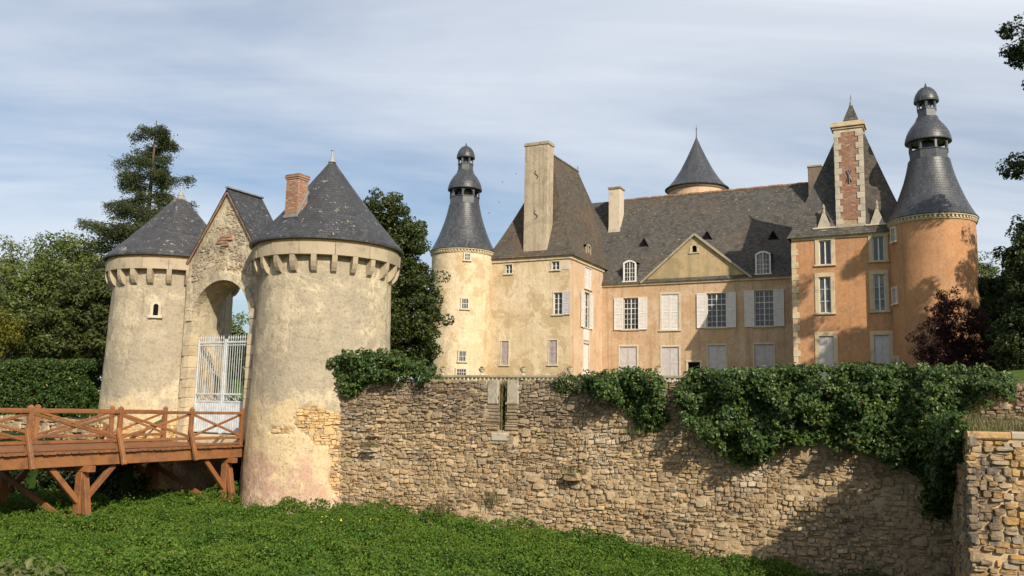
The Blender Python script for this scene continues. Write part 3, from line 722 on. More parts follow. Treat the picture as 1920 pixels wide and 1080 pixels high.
# niche on the farther tower
na = R(-83); nc = Vector((math.cos(na), math.sin(na), 0)); nr = 2.235
nw = link('niche', None, gt1, nc*nr+Vector((0, 0, Z1(4.42))), na+math.pi/2)
mb = MB()
def arch_ring(mb, hw, zs, wr, y0, y1, hw2=None, base=0):
    """surround of jambs + half-round head; opening half width hw, springing zs, ring width wr"""
    pts = [(hw, base), (hw, zs)]+[(hw*math.cos(t), zs+hw*math.sin(t)) for t in np.linspace(0, math.pi, 11)[1:-1]]+[(-hw, zs), (-hw, base)]
    o = hw+wr; out = [(o, base), (o, zs)]+[(o*math.cos(t), zs+o*math.sin(t)) for t in np.linspace(0, math.pi, 11)[1:-1]]+[(-o, zs), (-o, base)]
    for k in range(len(pts)-1):
        a, b, c, d = pts[k], pts[k+1], out[k+1], out[k]
        mb.poly(((a[0], y0, a[1]), (b[0], y0, b[1]), (c[0], y0, c[1]), (d[0], y0, d[1])))
        mb.poly(((a[0], y0, a[1]), (a[0], y1, a[1]), (b[0], y1, b[1]), (b[0], y0, b[1])))
        mb.poly(((d[0], y0, d[1]), (c[0], y0, c[1]), (c[0], y1, c[1]), (d[0], y1, d[1])))
arch_ring(mb, .09, .33, .10, -.05, .14); mb.bbox(-.24, .24, -.07, .10, -.10, 0.0); mb.build('surround', M_ashpale, nw)
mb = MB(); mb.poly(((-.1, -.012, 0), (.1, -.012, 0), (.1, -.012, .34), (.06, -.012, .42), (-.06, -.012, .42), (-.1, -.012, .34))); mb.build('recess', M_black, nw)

# ------------------------------------------------------------------ gate arch between the towers
GM = Matrix(((gT.x, gN.x, 0, 0), (gT.y, gN.y, 0, 0), (0, 0, 1, 0), (0, 0, 0, 1)))     # s along, out, z  (origin T2)
ga = thing('gate_arch', 'gabled stone gate arch with slate roof between the two round towers', 'gateway', T2+gT*3.8+gN*.4+Vector((0, 0, -1.5)))
GO = Matrix.Translation(-(gT*3.8+gN*.4)+Vector((0, 0, 1.5)))
SC, HW, ZS, F0, B0 = 3.68, 1.42, 4.24, 1.2, .05
def gab(s): return 8.88-abs(s-SC)*(8.88-6.40)/1.76
mb = MB(); mb.M = GO @ GM
sl_ = sorted(set(list(np.linspace(1.9, SC-HW, 4))+list(SC+HW*np.cos(np.linspace(0, math.pi, 25)))+list(np.linspace(SC+HW, 5.50, 4))))
def low(s): return ZS+math.sqrt(max(0, HW*HW-(s-SC)**2)) if abs(s-SC) <= HW+1e-6 else -1.8
def bulge(s, z): return .035*noise.noise(Vector((s*2.3, z*2.3, 4)))
for a, b in zip(sl_, sl_[1:]):
    inside = abs((a+b)/2-SC) < HW
    la, lb = (low(a), low(b)) if inside else (-1.8, -1.8)
    nz = 10
    for k in range(nz):
        f0, f1 = k/nz, (k+1)/nz
        za, zb2, zc_, zd = la+(gab(a)-la)*f0, lb+(gab(b)-lb)*f0, lb+(gab(b)-lb)*f1, la+(gab(a)-la)*f1
        e = lambda s, z, k_: F0+bulge(s, z)
        mb.poly(((a, e(a, za, 0), za), (b, e(b, zb2, 0), zb2), (b, e(b, zc_, 0), zc_), (a, e(a, zd, 0), zd)))
    mb.poly(((a, B0, la), (a, B0, gab(a)), (b, B0, gab(b)), (b, B0, lb)))
    if inside: mb.poly(((a, F0, la), (a, B0, la), (b, B0, lb), (b, F0, lb)))
for s_ in (SC-HW, SC+HW): mb.poly(((s_, F0, -1.8), (s_, B0, -1.8), (s_, B0, ZS), (s_, F0, ZS)))
for s_ in (1.9, 5.5): mb.poly(((s_, F0, -1.8), (s_, B0, -1.8), (s_, B0, gab(s_)), (s_, F0, gab(s_))))
M_gable = tower_plaster('gable_plaster'); mb.build('wall', M_gable, ga)
# rubble of the gable front
st = []; q = random.Random(21)
for (s_, z, w, h) in rubble_rows(2.2, 5.4, 5.7, 8.7, .06, .12, .07, .2, 31):
    if z > gab(s_)-.22 or math.hypot(s_-SC, z-ZS) < HW+.38 or abs(s_-SC) > 1.55: continue
    n = noise.noise(Vector((s_*1.6, z*1.6, 1)))
    if n+.25 < 0 or (z > 7.6 and n < .05): continue
    if abs(s_-3.62) < .42 and abs(z-7.05) < .2: continue
    p = (GO @ GM) @ Vector((s_, F0-.03+q.uniform(-.018, .012), z))
    st.append((stone_matrix(p, gT, gN, w, h, .09, q, .2), w*h))
lay_stones(ga, st, M_gstone, 300)
for r_i in range(4):
    for k in range(4):
        if (r_i, k) in ((0, 0), (3, 3), (0, 3), (1, 0)): continue
        mb = MB(); mb.M = GO @ GM; s_ = 3.30+k*.19+(r_i % 2)*.06; z = 6.86+r_i*.10
        mb.bbox(s_, s_+.175, F0-.02, F0+.055, z, z+.09, .012); mb.build('brick', M_brick, ga)
# quoins and voussoirs round the opening
z = .15; k = 0
while z < 3.55:
    h = rnd.uniform(.30, .42); w = (.34, .24)[k % 2]
    for sgn in (1, -1):
        mb = MB(); mb.M = GO @ GM; e = SC+sgn*(HW-.015); lo, hi = sorted((e, e+sgn*w)); mb.bbox(lo, hi, F0-.45, F0+.06, z+.008, z+h-.008, .02); mb.build('quoin', M_ash, ga)
    z += h; k += 1
for k in range(13):
    t0, t1 = math.pi*k/13+.008, math.pi*(k+1)/13-.008; r0, r1 = HW-.012, HW+.27; mb = MB(); mb.M = GO @ GM; T_ = np.linspace(t0, t1, 4)
    for ta, tb in zip(T_, T_[1:]):
        p = [(SC+r*math.cos(t), ZS+r*math.sin(t)) for r, t in ((r0, ta), (r1, ta), (r1, tb), (r0, tb))]
        mb.poly([(x, F0+.045, y) for x, y in p]); mb.poly([(p[0][0], F0-.3, p[0][1]), (p[0][0], F0+.045, p[0][1]), (p[3][0], F0+.045, p[3][1]), (p[3][0], F0-.3, p[3][1])])
        mb.poly([(p[1][0], F0+.045, p[1][1]), (p[1][0], F0-.05, p[1][1]), (p[2][0], F0-.05, p[2][1]), (p[2][0], F0+.045, p[2][1])])
    for t in (t0, t1): mb.poly([(SC+r*math.cos(t), y, ZS+r*math.sin(t)) for r, y in ((r0, F0+.045), (r1, F0+.045), (r1, F0-.3), (r0, F0-.3))])
    mb.build('voussoir', M_gable, ga)
# roof slopes
for sgn in (1, -1):
    mb = MB(); mb.M = GO @ GM
    e = SC+sgn*1.84; ze = gab(e)
    up_ = .07
    for (y0, y1) in ((F0+.10, -.42),):
        A = [(SC, y0, 8.88+up_), (e, y0, ze+up_), (e, y1, ze+up_), (SC, y1, 8.88+up_)]; L_ = math.hypot(1.84, 8.88-ze)
        mb.poly(A if sgn > 0 else A[::-1], [(0, L_), (0, 0), (1.87, 0), (1.87, L_)] if sgn > 0 else [(1.87, L_), (1.87, 0), (0, 0), (0, L_)])
        Bm = [(p[0], p[1], p[2]-.065) for p in A]
        mb.poly(Bm[::-1]); 
        for i in range(4): mb.poly((A[i], Bm[i], Bm[(i+1) % 4], A[(i+1) % 4]))
    mb.build('roof_slope', M_slate, ga)
mb = MB(); mb.M = GO @ GM; mb.bar((SC, F0+.12, 8.985), (SC, -.44, 8.985), .16, .06); mb.build('ridge_flashing', M_lead, ga)
for sgn in (1, -1):
    mb = MB(); mb.M = GO @ GM; mb.bar((SC+sgn*.02, F0+.075, 8.80), (SC+sgn*1.80, F0+.075, gab(SC+1.80)-.02), .05, .07); mb.build('verge_board', M_terra, ga)
mb = MB(); mb.M = GO @ GM; mb.bbox(SC-HW-.02, SC+HW+.02, -.3, F0+.25, -.2, .27, .03); mb.build('threshold', M_ash, ga)

# ------------------------------------------------------------------ iron gate
ig = thing('iron_gate', 'pale grey iron gate with spiked bars standing in the gate arch', 'gate', T2+gT*3.70+gN*.85+Vector((0, 0, .30)), math.atan2(gT.y, gT.x))
for sgn in (1, -1):
    x0, x1 = (.012, 1.37) if sgn > 0 else (-1.37, -.012)
    mb = MB()
    for x in (x0+.03, x1-.03): mb.bbox(x-.03, x+.03, -.03, .03, 0, 3.30)
    for z in (.06, 1.10, 1.36, 3.18): mb.bbox(x0+.06, x1-.06, -.025, .025, z-.035, z+.035)
    mb.bbox(x0+.06, x1-.06, -.018, .018, 3.05, 3.09)
    lf = mb.build('gate_leaf', M_gate, ig)
    mb = MB(); mb.box(x0+.06, x1-.06, -.006, .006, .09, 1.07); mb.build('panel', M_gate, lf)
    bmesh_ = None
    for k in range(11):
        x = x0+.06+(x1-x0-.12)*(k+.5)/11
        if bmesh_ is None:
            b_ = MB(); b_.tube([(0, 0, 1.38), (0, 0, 3.30)], .011, 6); b_.tube([(0, 0, 3.30), (0, 0, 3.34), (0, 0, 3.44)], [.02, .024, .002], 6); bmesh_ = b_.mesh('bar', M_gate)
            b_ = MB(); b_.bbox(-.014, .014, -.02, .02, .09, 1.07); rm_ = b_.mesh('rib', M_gate)
        link('bar', bmesh_, lf, (x, 0, 0)); link('rib', rm_, lf, (x, 0, 0))
    for k in range(3):
        x = x0+.06+(x1-x0-.12)*(k+.5)/3; mb = MB()
        mb.tube([(x+.085*math.cos(t), 0, 1.23+.085*math.sin(t)) for t in np.linspace(0, 2*math.pi, 17)], .013, 6)
        mb.tube([(x+.20*(t-.5)*1.9, 0, 1.23+.07*math.sin(t*2*math.pi)) for t in np.linspace(0, 1, 13)], .011, 6); mb.build('scroll', M_gate, lf, 60)

# ------------------------------------------------------------------ timber bridge
bd = Vector((-.42, -.9075, 0)); bw = Vector((-.9075, .42, 0)); BA = Vector((-8.80, 29.7, 0)); BW, BL = 3.55, 15.5
bridge = thing('timber_bridge', 'orange brown timber footbridge with crossed railings leading to the gate', 'bridge', BA+bw*BW/2+bd*BL/2+Vector((0, 0, -2.2)))
BM = Matrix.Translation(-(bw*BW/2+bd*BL/2)+Vector((0, 0, 2.2))) @ Matrix(((bd.x, bw.x, 0, 0), (bd.y, bw.y, 0, 0), (0, 0, 1, 0), (0, 0, 0, 1)))
def bpart(name, p, q_, w, h, parent=None, mat=None, upv=(0, 0, 1)):
    mb = MB(); mb.M = BM; mb.bar(p, q_, w, h, upv); return mb.build(name, mat or M_wood, parent or bridge)
pl = MB(); pl.bbox(-.095, .095, -.10, BW+.10, -.07, 0, .012); plm = pl.mesh('plank', M_deck)
k = 0; x = -.2
while x < BL:
    o = link('plank', plm, bridge); o.matrix_local = BM @ Matrix.Translation((x+.1, rnd.uniform(-.015, .015), rnd.uniform(-.006, .004))); x += .215
for y in (.10, BW*.5, BW-.10): bpart('beam', (-.25, y, -.25), (BL, y, -.25), .22, .32)
for y in (.02, BW-.02): bpart('kerb_rail', (-.2, y+(.06 if y < 1 else -.06), .045), (BL, y+(.06 if y < 1 else -.06), .045), .09, .075, mat=M_deck)
px = [.10, 2.35, 5.05, 7.85, 10.6, 13.3, 15.3]
for y, o_ in ((.06, -1), (BW-.06, 1)):
    for i, x in enumerate(px):
        p = bpart('post', (x, y, -.38), (x, y, 1.12), .12, .12, upv=(1, 0, 0))
        mb = MB(); mb.M = BM @ Matrix.Translation((x, y, 0)); mb.lathe([(.085, 1.12), (.075, 1.15), (.03, 1.19), (0, 1.2)], 4, a0=math.pi/4, a1=2*math.pi+math.pi/4); mb.build('cap', M_wood, p)
        if i > 0: bpart('brace', (x+.14, y+o_*.46, -.40), (x+.10, y+o_*.07, .58), .10, .11, p, upv=(1, 0, 0))
        if i+1 < len(px):
            a, b = x+.065, px[i+1]-.065
            bpart('top_rail', (a, y, 1.03), (b, y, 1.03), .10, .09); bpart('bottom_rail', (a, y, .24), (b, y, .24), .07, .085)
            bpart('cross_brace', (a, y-.022, .30), (b, y-.022, .97), .04, .075); bpart('cross_brace', (a, y+.022, .97), (b, y+.022, .30), .04, .075)
for x in (.55, 6.05, 11.6):
    bpart('cap_beam', (x, -.15, -.49), (x, BW+.15, -.49), .26, .16)
    for y, o_ in ((.18, -1), (BW-.18, 1)):
        p = bpart('trestle_post', (x, y, -2.35), (x, y, -.57), .24, .24, upv=(1, 0, 0))
        bpart('raking_strut', (x+.1, y+o_*.55, -2.3), (x+.02, y+o_*.13, -.75), .16, .17, p, upv=(1, 0, 0))
        for sg in (1, -1):
            if x < 1 and sg < 0: continue
            bpart('knee_brace', (x+sg*.1, y, -1.35), (x+sg*1.0, y, -.44), .13, .15, p)
    bpart('sole_plate', (x, -.6, -2.22), (x, BW+.6, -2.22), .3, .18)
    bpart('trestle_brace', (x+.14, .3, -1.95), (x+.14, BW-.3, -.75), .08, .16)

# left continuation of the moat wall behind the bridge
lw = thing('moat_wall', 'overgrown moat wall left of the farther gate tower behind the bridge', 'wall', T2+gT*18+gN*.3+Vector((0, 0, -2.4)))
mb = MB(); mb.M = Matrix.Translation((0, 0, 2.4)) @ GM
for a in np.arange(-9, 24, 1.0): mb.poly(((a, 0, -3), (a, 0, .55+.1*noise.noise(Vector((a, 1, 1)))), (a+1, 0, .55+.1*noise.noise(Vector((a+1, 1, 1)))), (a+1, 0, -3)))
mb.poly(((-9, 0, .55), (-9, -.8, .6), (24, -.8, .6), (24, 0, .55))); mb.build('mortar_core', M_earth, lw)
st = []
for (s_, z, w, h) in rubble_rows(-9, 10, -2.4, .55, .12, .24, .2, .5, 41):
    st.append((stone_matrix((Matrix.Translation((0, 0, 2.4)) @ GM) @ Vector((s_, .01, z)), gT, gN, w, h, .14, q), w*h*(1 if z > -.2 and s_ < 0 else .1)))
lay_stones(lw, st, M_stone, 120)

# ------------------------------------------------------------------ chateau
def building(name, label, cat, a, b, z=2.4): 
    t = thing(name, label, cat, Lc(a, b, z), CH_A); t['o'] = (a, b, z); return t
def OM(t): a, b, z = t['o']; return Matrix.Translation((-a, -b, -z))
FRONT = lambda b: Matrix(((1, 0, 0, 0), (0, -1, 0, b), (0, 0, 1, 0), (0, 0, 0, 1)))       # x=a, y=outward(-b)
SIDE = lambda a: Matrix(((0, 1, 0, a), (1, 0, 0, 0), (0, 0, 1, 0), (0, 0, 0, 1)))          # x=b, y=outward(+a)
def facade(mb, x0, x1, z0, z1, ops, rev=.2):
    X = sorted(set([x0, x1]+[v for o in ops for v in o[:2]])); Zs = sorted(set([z0, z1]+[v for o in ops for v in o[2:4]]))
    for a, b in zip(X, X[1:]):
        for c, d in zip(Zs, Zs[1:]):
            if any(o[0] <= a+1e-6 and b <= o[1]+1e-6 and o[2] <= c+1e-6 and d <= o[3]+1e-6 for o in ops): continue
            mb.poly(((a, 0, c), (b, 0, c), (b, 0, d), (a, 0, d)))
    for o in ops:
        a, b, c, d = o[:4]
        mb.poly(((a, 0, c), (a, 0, d), (a, -rev, d), (a, -rev, c))); mb.poly(((b, 0, d), (b, 0, c), (b, -rev, c), (b, -rev, d)))
        mb.poly(((a, 0, d), (b, 0, d), (b, -rev, d), (a, -rev, d))); mb.poly(((b, 0, c), (a, 0, c), (a, -rev, c), (b, -rev, c)))
def shutter_mesh(w, h, mat, split=.5, slats=True):
    mb = MB(); t = .045; fr = .07
    for x in (0, w-fr): mb.box(x, x+fr, 0, t, 0, h)
    for z in (0, h*split-fr/2, h-fr): mb.box(fr, w-fr, .002, t-.002, z, z+fr)
    for z0_, z1_, lo in ((fr, h*split-fr/2, False), (h*split+fr/2, h-fr, True)):
        if slats:
            n = max(3, int((z1_-z0_)/.10))
            for k in range(n):
                za = z0_+(z1_-z0_)*k/n; zb_ = z0_+(z1_-z0_)*(k+.92)/n
                mb.poly(((fr, t*.85, za), (w-fr, t*.85, za), (w-fr, t*.25, zb_), (fr, t*.25, zb_)))
            mb.box(fr, w-fr, 0, .006, z0_, z1_)
        else: mb.box(fr, w-fr, .005, t-.018, z0_, z1_)
    return mb.mesh('shutter', mat)
def window(t, face, x0, x1, z0, z1, kind='pane', cols=4, rows=6, surround=M_ashpale, sw=.13, shut=None, smat=None, sill=True, glass=None, proud=.04, frame=None, left=True, right=True, label=None, mid=True):
    """face matrix maps x,out,z to chateau space; window mesh = stone surround; children: casement, pane, shutters"""
    frame = frame or M_white
    G = OM(t) @ face @ Matrix.Translation(((x0+x1)/2, 0, z0)); w = x1-x0; h = z1-z0; mb = MB()
    if sw > 0:
        for a, b in ((-w/2-sw, -w/2), (w/2, w/2+sw)): mb.bbox(a, b, -.15, proud, -.0, h, .012)
        mb.bbox(-w/2-sw, w/2+sw, -.15, proud+.004, h, h+sw*1.1, .012)
    if sill: mb.bbox(-w/2-sw-.05, w/2+sw+.05, -.15, proud+.06, -.10, 0, .012)
    if not mb.f: mb.bbox(-w/2, w/2, -.19, -.16, -.01, .02, .005)
    o = mb.build('window', surround, t); o.matrix_local = G
    if label: o['label'] = label
    if kind == 'pane':
        mb = MB(); mb.poly(((-w/2, -.13, 0), (w/2, -.13, 0), (w/2, -.13, h), (-w/2, -.13, h))); mb.build('pane', glass or M_glass, o)
        mb = MB(); f = .05
        mb.box(-w/2, -w/2+f, -.125, -.075, 0, h); mb.box(w/2-f, w/2, -.125, -.075, 0, h)
        mb.box(-w/2+f, w/2-f, -.125, -.076, 0, f); mb.box(-w/2+f, w/2-f, -.125, -.076, h-f, h)
        if mid: mb.box(-.035, .035, -.12, -.07, f, h-f)
        for k in range(1, cols):
            x = -w/2+w*k/cols
            if abs(x) > .03 or not mid: mb.box(x-.014, x+.014, -.12, -.09, f, h-f)
        for k in range(1, rows):
            z = h*k/rows; tt = .03 if (k == rows-2 and rows > 4) else .014
            mb.box(-w/2+f, w/2-f, -.119, -.089, z-tt, z+tt)
        mb.build('casement', frame, o)
    elif kind == 'closed':
        sm = shutter_mesh(w/2-.012, h-.03, smat or M_shut, .5)
        for x in (-w/2+.006, .006): link('shutter', sm, o, (x, -.06, .015))
    elif kind == 'door':
        sm = shutter_mesh(w/2-.012, h-.03, smat or M_shut, .55, False)
        for x in (-w/2+.006, .006): link('door_leaf', sm, o, (x, -.08, .015))
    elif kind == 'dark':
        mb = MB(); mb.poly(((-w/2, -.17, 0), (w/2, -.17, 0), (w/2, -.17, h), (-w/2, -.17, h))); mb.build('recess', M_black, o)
    if shut:
        sm = shutter_mesh(shut, h+.08, smat or M_shutw, .5, slats=True)
        if left: link('shutter', sm, o, (-w/2-shut-.02, .055, -.04))
        if right: link('shutter', sm, o, (w/2+.02, .055, -.04))
    return o
def sag(a, b): return .10*noise.noise(Vector((a*.35, b*.35, 5)))
def loft_roof(mb, e, r, ze, zr, k=.14, n=10, sides=(0, 1, 2, 3)):
    """hipped roof: e=(a0,a1,b0,b1) eaves, r=(a0,a1,b0,b1) ridge, slightly bell-cast"""
    E_ = [(e[0], e[2]), (e[1], e[2]), (e[1], e[3]), (e[0], e[3])]; R_ = [(r[0], r[2]), (r[1], r[2]), (r[1], r[3]), (r[0], r[3])]
    def pt(c, t): return Vector((E_[c][0]+(R_[c][0]-E_[c][0])*t, E_[c][1]+(R_[c][1]-E_[c][1])*t, ze+(zr-ze)*(t*(1-k)+k*t*t)+sag(E_[c][0]+(R_[c][0]-E_[c][0])*t, E_[c][1]+(R_[c][1]-E_[c][1])*t)))
    for s in sides:
        c0, c1 = s, (s+1) % 4; L_ = 0; ax = 0 if s in (0, 2) else 1
        for i in range(n):
            t0, t1 = i/n, (i+1)/n; p = [pt(c0, t0), pt(c1, t0), pt(c1, t1), pt(c0, t1)]
            d = ((p[0]+p[1])/2-(p[2]+p[3])/2).length
            mb.poly(p, [(p[0][ax], L_), (p[1][ax], L_), (p[2][ax], L_+d), (p[3][ax], L_+d)]); L_ += d

def cornice(t, pts, z, mat=M_ash, h=.22, d=.16, name='cornice'):
    """moulded eaves band along a polyline of chateau points (a,b), outward on the right-hand side of travel"""
    for (p, q_) in zip(pts, pts[1:]):
        P_, Q_ = Vector((*p, 0)), Vector((*q_, 0)); dr = (Q_-P_).normalized(); nr_ = Vector((dr.y, -dr.x, 0))
        mb = MB(); mb.M = OM(t) @ Matrix(((dr.x, nr_.x, 0, P_.x), (dr.y, nr_.y, 0, P_.y), (0, 0, 1, z), (0, 0, 0, 1))); L_ = (Q_-P_).length
        mb.bbox(0, L_+d*.8, -.05, d, -.07, 0, .02); mb.bbox(0, L_+d*.5, -.05, d*.6, -h, -.071, .03); mb.build(name, mat, t)

# --- left pavilion with its tall chimney
pv = building('pavilion', 'left cream pavilion with steep slate roof and a very tall chimney', 'building', -3, 5)
ops = [(-1.22, -.56, 8.17, 9.72), (-5.36, -4.78, 4.60, 6.32), (-1.52, -.92, 4.60, 6.32), (-5.18, -4.62, 11.32, 11.98), (-1.42, -.82, 11.40, 12.00)]
mb = MB(); mb.M = OM(pv) @ FRONT(0); facade(mb, -6.5, 0, 2.0, 12.3, ops); mb.build('front_wall', M_cream, pv)
ops2 = [(2.8, 4.1, 10.42, 11.98), (2.62, 3.75, 7.50, 10.10), (2.65, 3.75, 4.1, 6.3)]
mb = MB(); mb.M = OM(pv) @ SIDE(0); facade(mb, 0, 6.6, 2.0, 12.3, ops2); mb.build('side_wall', M_peach, pv)
mb = MB(); mb.M = OM(pv); mb.box(-6.48, -.22, .22, 12, 2.0, 12.3); mb.build('core_wall', M_cream, pv)
f0 = FRONT(0)
window(pv, f0, *ops[0], cols=2, rows=4, sw=.10); 
window(pv, f0, *ops[1], kind='closed', smat=M_shutl, sw=.08); window(pv, f0, *ops[2], kind='closed', smat=M_shutl, sw=.08)
window(pv, f0, *ops[3], cols=2, rows=2, sw=.07); window(pv, f0, *ops[4], cols=2, rows=2, sw=.07)
# the one open shutter and the little whitewashed panel beside the attic window
sm = shutter_mesh(.62, 1.62, M_shut); o = link('shutter', sm, pv); o.matrix_local = OM(pv) @ f0 @ Matrix.Translation((-.52, .055, 8.13))
mb = MB(); mb.M = OM(pv) @ f0; mb.bbox(-.74, -.06, 0, .03, 11.38, 12.02, .01); mb.build('attic_shutter', M_ashpale, pv)
s0 = SIDE(0)
window(pv, s0, *ops2[0], kind='closed', smat=M_shutw, sw=.07); window(pv, s0, *ops2[2], kind='door', smat=M_shutw, sw=.1)
window(pv, s0, *ops2[1], cols=2, rows=5, sw=.07, shut=.55, glass=M_glass)
window(pv, s0, 2.9, 4.0, 6.95, 7.42, kind='none', sw=0, sill=False)
mb = MB(); mb.M = OM(pv) @ s0; mb.bbox(2.66, 3.72, .0, .05, 6.55, 7.38, .01); mb.build('window_panel', M_shutw, pv)
cornice(pv, [(-6.5, 0), (0, 0), (0, 6.6)], 12.42, h=.28)
mb = MB(); mb.M = OM(pv)
loft_roof(mb, (-6.75, .25, -.25, 12.2), (-3.12, -3.08, 3.35, 8.7), 12.40, 21.1, .16, 12); rf = mb.build('roof', [M_slate_rust], pv)
mb = MB(); mb.M = OM(pv); mb.bar((-3.1, 3.3, 21.13), (-3.1, 8.75, 21.13), .22, .12); mb.tube([(-3.1, 8.7, 21.1), (-3.1, 8.7, 21.55)], .06, 8); mb.build('ridge_flashing', M_lead, rf)
cg = MB(); cg.M = OM(pv)
cgp = link('chimney', None, pv)
cg.bbox(-3.74, -1.82, -.02, .95, 12.45, 20.85, .03); cg.build('shaft', M_chim, cgp)
cg = MB(); cg.M = OM(pv); cg.bbox(-3.80, -1.76, -.08, 1.01, 20.85, 21.02, .02); cg.bbox(-3.74, -1.82, -.02, .95, 21.02, 21.12, .02); cg.build('cap', M_ashgrey, cgp)
for z in (15.6, 18.6):       # iron wall anchors
    cg = MB(); cg.M = OM(pv); cg.tube([(-2.75+.13*math.sin(u*6.0), -.05, z+.3*(u-.5)*2) for u in np.linspace(0, 1, 12)], .03, 6); cg.build('iron_anchor', M_leaddk, cgp)
# side dormer on the right slope
def dormer(t, face, x, z0, w, h, depth, roofm=M_slate_old, pedi=True, frame=M_white, gl=None, side=None):
    d = link('dormer', None, t); d.matrix_local = OM(t) @ face @ Matrix.Translation((x, 0, z0))
    mb = MB(); f = .12
    for a, b in ((-w/2, -w/2+f), (w/2-f, w/2)): mb.bbox(a, b, -.06, .06, 0, h*.80, .01)
    # segmental head
    n = 8; pts = [(-w/2+w*k/n, h*.80+h*.14*math.sin(math.pi*k/n)) for k in range(n+1)]
    for (xa, za), (xb, zb_) in zip(pts, pts[1:]):
        mb.poly(((xa, .06, za-.03), (xb, .06, zb_-.03), (xb, .06, zb_+.14), (xa, .06, za+.14))); mb.poly(((xa, .06, za+.14), (xb, .06, zb_+.14), (xb, -.06, zb_+.14), (xa, -.06, za+.14)))
        mb.poly(((xa, -.06, za-.03), (xb, -.06, zb_-.03), (xb, .06, zb_-.03), (xa, .06, za-.03)))
    mb.bbox(-w/2-.06, w/2+.06, -.06, .10, -.09, 0, .01); mb.build('dormer_frame', frame, d)
    mb = MB(); mb.poly([(-w/2+f, -.03, 0), (w/2-f, -.03, 0)]+[(min(max(xa, -w/2+f), w/2-f), -.03, za) for xa, za in pts[::-1]]); mb.build('pane', gl or M_glass, d)
    mb = MB(); mb.box(-.03, .03, -.025, .03, 0, h*.92)
    for xx in (-w*.19, w*.19): mb.box(xx-.012, xx+.012, -.024, .0, 0, h*.85)
    for k in range(1, 4): mb.box(-w/2+f, w/2-f, -.023, .005, h*.8*k/4-.014, h*.8*k/4+.014)
    mb.build('casement', frame, d)
    mb = MB()                                  # cheeks and curved roof
    for sg in (-1, 1): mb.poly(((sg*w/2, -.05, 0), (sg*w/2, -.05, h*.8), (sg*w/2, -depth, h*.8), (sg*w/2, -.05-.02, 0)))
    for (xa, za), (xb, zb_) in zip(pts, pts[1:]): mb.poly(((xa*1.08, .10, za+.15), (xb*1.08, .10, zb_+.15), (xb*1.0, -depth, zb_+.19), (xa*1.0, -depth, za+.19)), [(xa, 0), (xb, 0), (xb, depth), (xa, depth)])
    mb.build('dormer_roof', roofm, d); return d
dormer(pv, SIDE(-.12), 3.75, 12.62, .95, 1.25, 1.2, frame=M_ashgrey)

# --- main wing
mw = building('main_wing', 'long middle wing with peach walls, triangular pediment and old slate roof', 'building', 7.5, 10)
def pz(a): return (a[0], a[1])
opm = [(1.72, 2.92, 7.62, 10.02), (4.72, 6.05, 7.50, 10.18), (8.16, 9.58, 7.62, 10.12), (11.62, 12.95, 7.62, 10.18),
       (1.45, 2.80, 3.6, 6.30), (4.75, 6.05, 3.6, 6.23), (6.72, 7.62, 3.4, 5.10), (8.22, 9.52, 3.6, 6.30), (11.55, 12.88, 3.6, 6.32)]
mb = MB(); mb.M = OM(mw) @ FRONT(6.5); facade(mb, -.05, 15.4, 2.0, 11.1, opm); mb.build('front_wall', M_beige, mw)
mb = MB(); mb.M = OM(mw); mb.box(-3, 16.4, 6.72, 15.4, 2.0, 11.1); mb.build('core_wall', M_beige, mw)
fm = FRONT(6.5)
for k in (0, 2, 3): window(mw, fm, *opm[k], cols=4, rows=6, sw=.07, shut=.70)
window(mw, fm, *opm[1], kind='closed', smat=M_shutw, sw=.14, surround=M_ashpale)
mb = None
for k in (4, 5, 7, 8): window(mw, fm, *opm[k], kind='door', smat=M_shut, sw=.12)
window(mw, fm, *opm[6], kind='dark', sw=.14, sill=False)
window(mw, fm, 8.85, 9.05, 6.86, 6.98, kind='none', sw=0, sill=False)
cornice(mw, [(-.02, 6.5), (15.3, 6.5)], 11.2, h=.26, d=.2)
mb = MB(); mb.M = OM(mw)
loft_roof(mb, (-4.0, 17.0, 6.25, 15.75), (-3.5, 16.5, 11, 11.04), 11.16, 18.9, .06, 8, (0, 2)); mrf = mb.build('roof', M_slate_old, mw)
rt_ = MB(); rt_.tube([(-.17, 0, 0), (.17, 0, 0)], .13, 8); rtm = rt_.mesh('ridge_tile', M_terra)
for k in range(44):
    o = link('ridge_tile', rtm, mrf); o.matrix_local = OM(mw) @ Matrix.Translation((.2+k*.36, 11.02, 18.88+rnd.uniform(-.02, .02)))
# pediment
PB = 6.42
mb = MB(); mb.M = OM(mw) @ FRONT(PB)
ocx, ocz, ocr = 7.30, 13.55, .26
poly = [(3.40, 11.25), (11.28, 11.25), (7.33, 14.50)]
# triangle with a square hole for the oculus
H = [(ocx-.28, ocz-.32), (ocx+.28, ocz-.32), (ocx+.28, ocz+.34), (ocx-.28, ocz+.34)]
def pe(x): return 11.25+(14.5-11.25)*(1-abs(x-7.33)/3.95)
X_ = sorted(set(list(np.linspace(3.4, 11.28, 29))+[H[0][0], H[1][0], 7.33]))
for a, b in zip(X_, X_[1:]):
    if a >= H[0][0]-1e-6 and b <= H[1][0]+1e-6:
        mb.poly(((a, 0, 11.25), (b, 0, 11.25), (b, 0, H[0][1]), (a, 0, H[0][1]))); mb.poly(((a, 0, H[2][1]), (b, 0, H[2][1]), (b, 0, pe(b)), (a, 0, pe(a))))
    else: mb.poly(((a, 0, 11.25), (b, 0, 11.25), (b, 0, pe(b)), (a, 0, pe(a))))
ped = mb.build('pediment', M_pedim, mw)
oc = link('oculus', None, mw); oc.matrix_local = OM(mw) @ FRONT(PB) @ Matrix.Translation((ocx, 0, ocz-.30))
mb = MB(); arch_ring(mb, .19, .32, .16, .05, -.25); mb.bbox(-.40, .40, -.1, .07, -.10, .0); mb.build('surround', M_ash, oc)
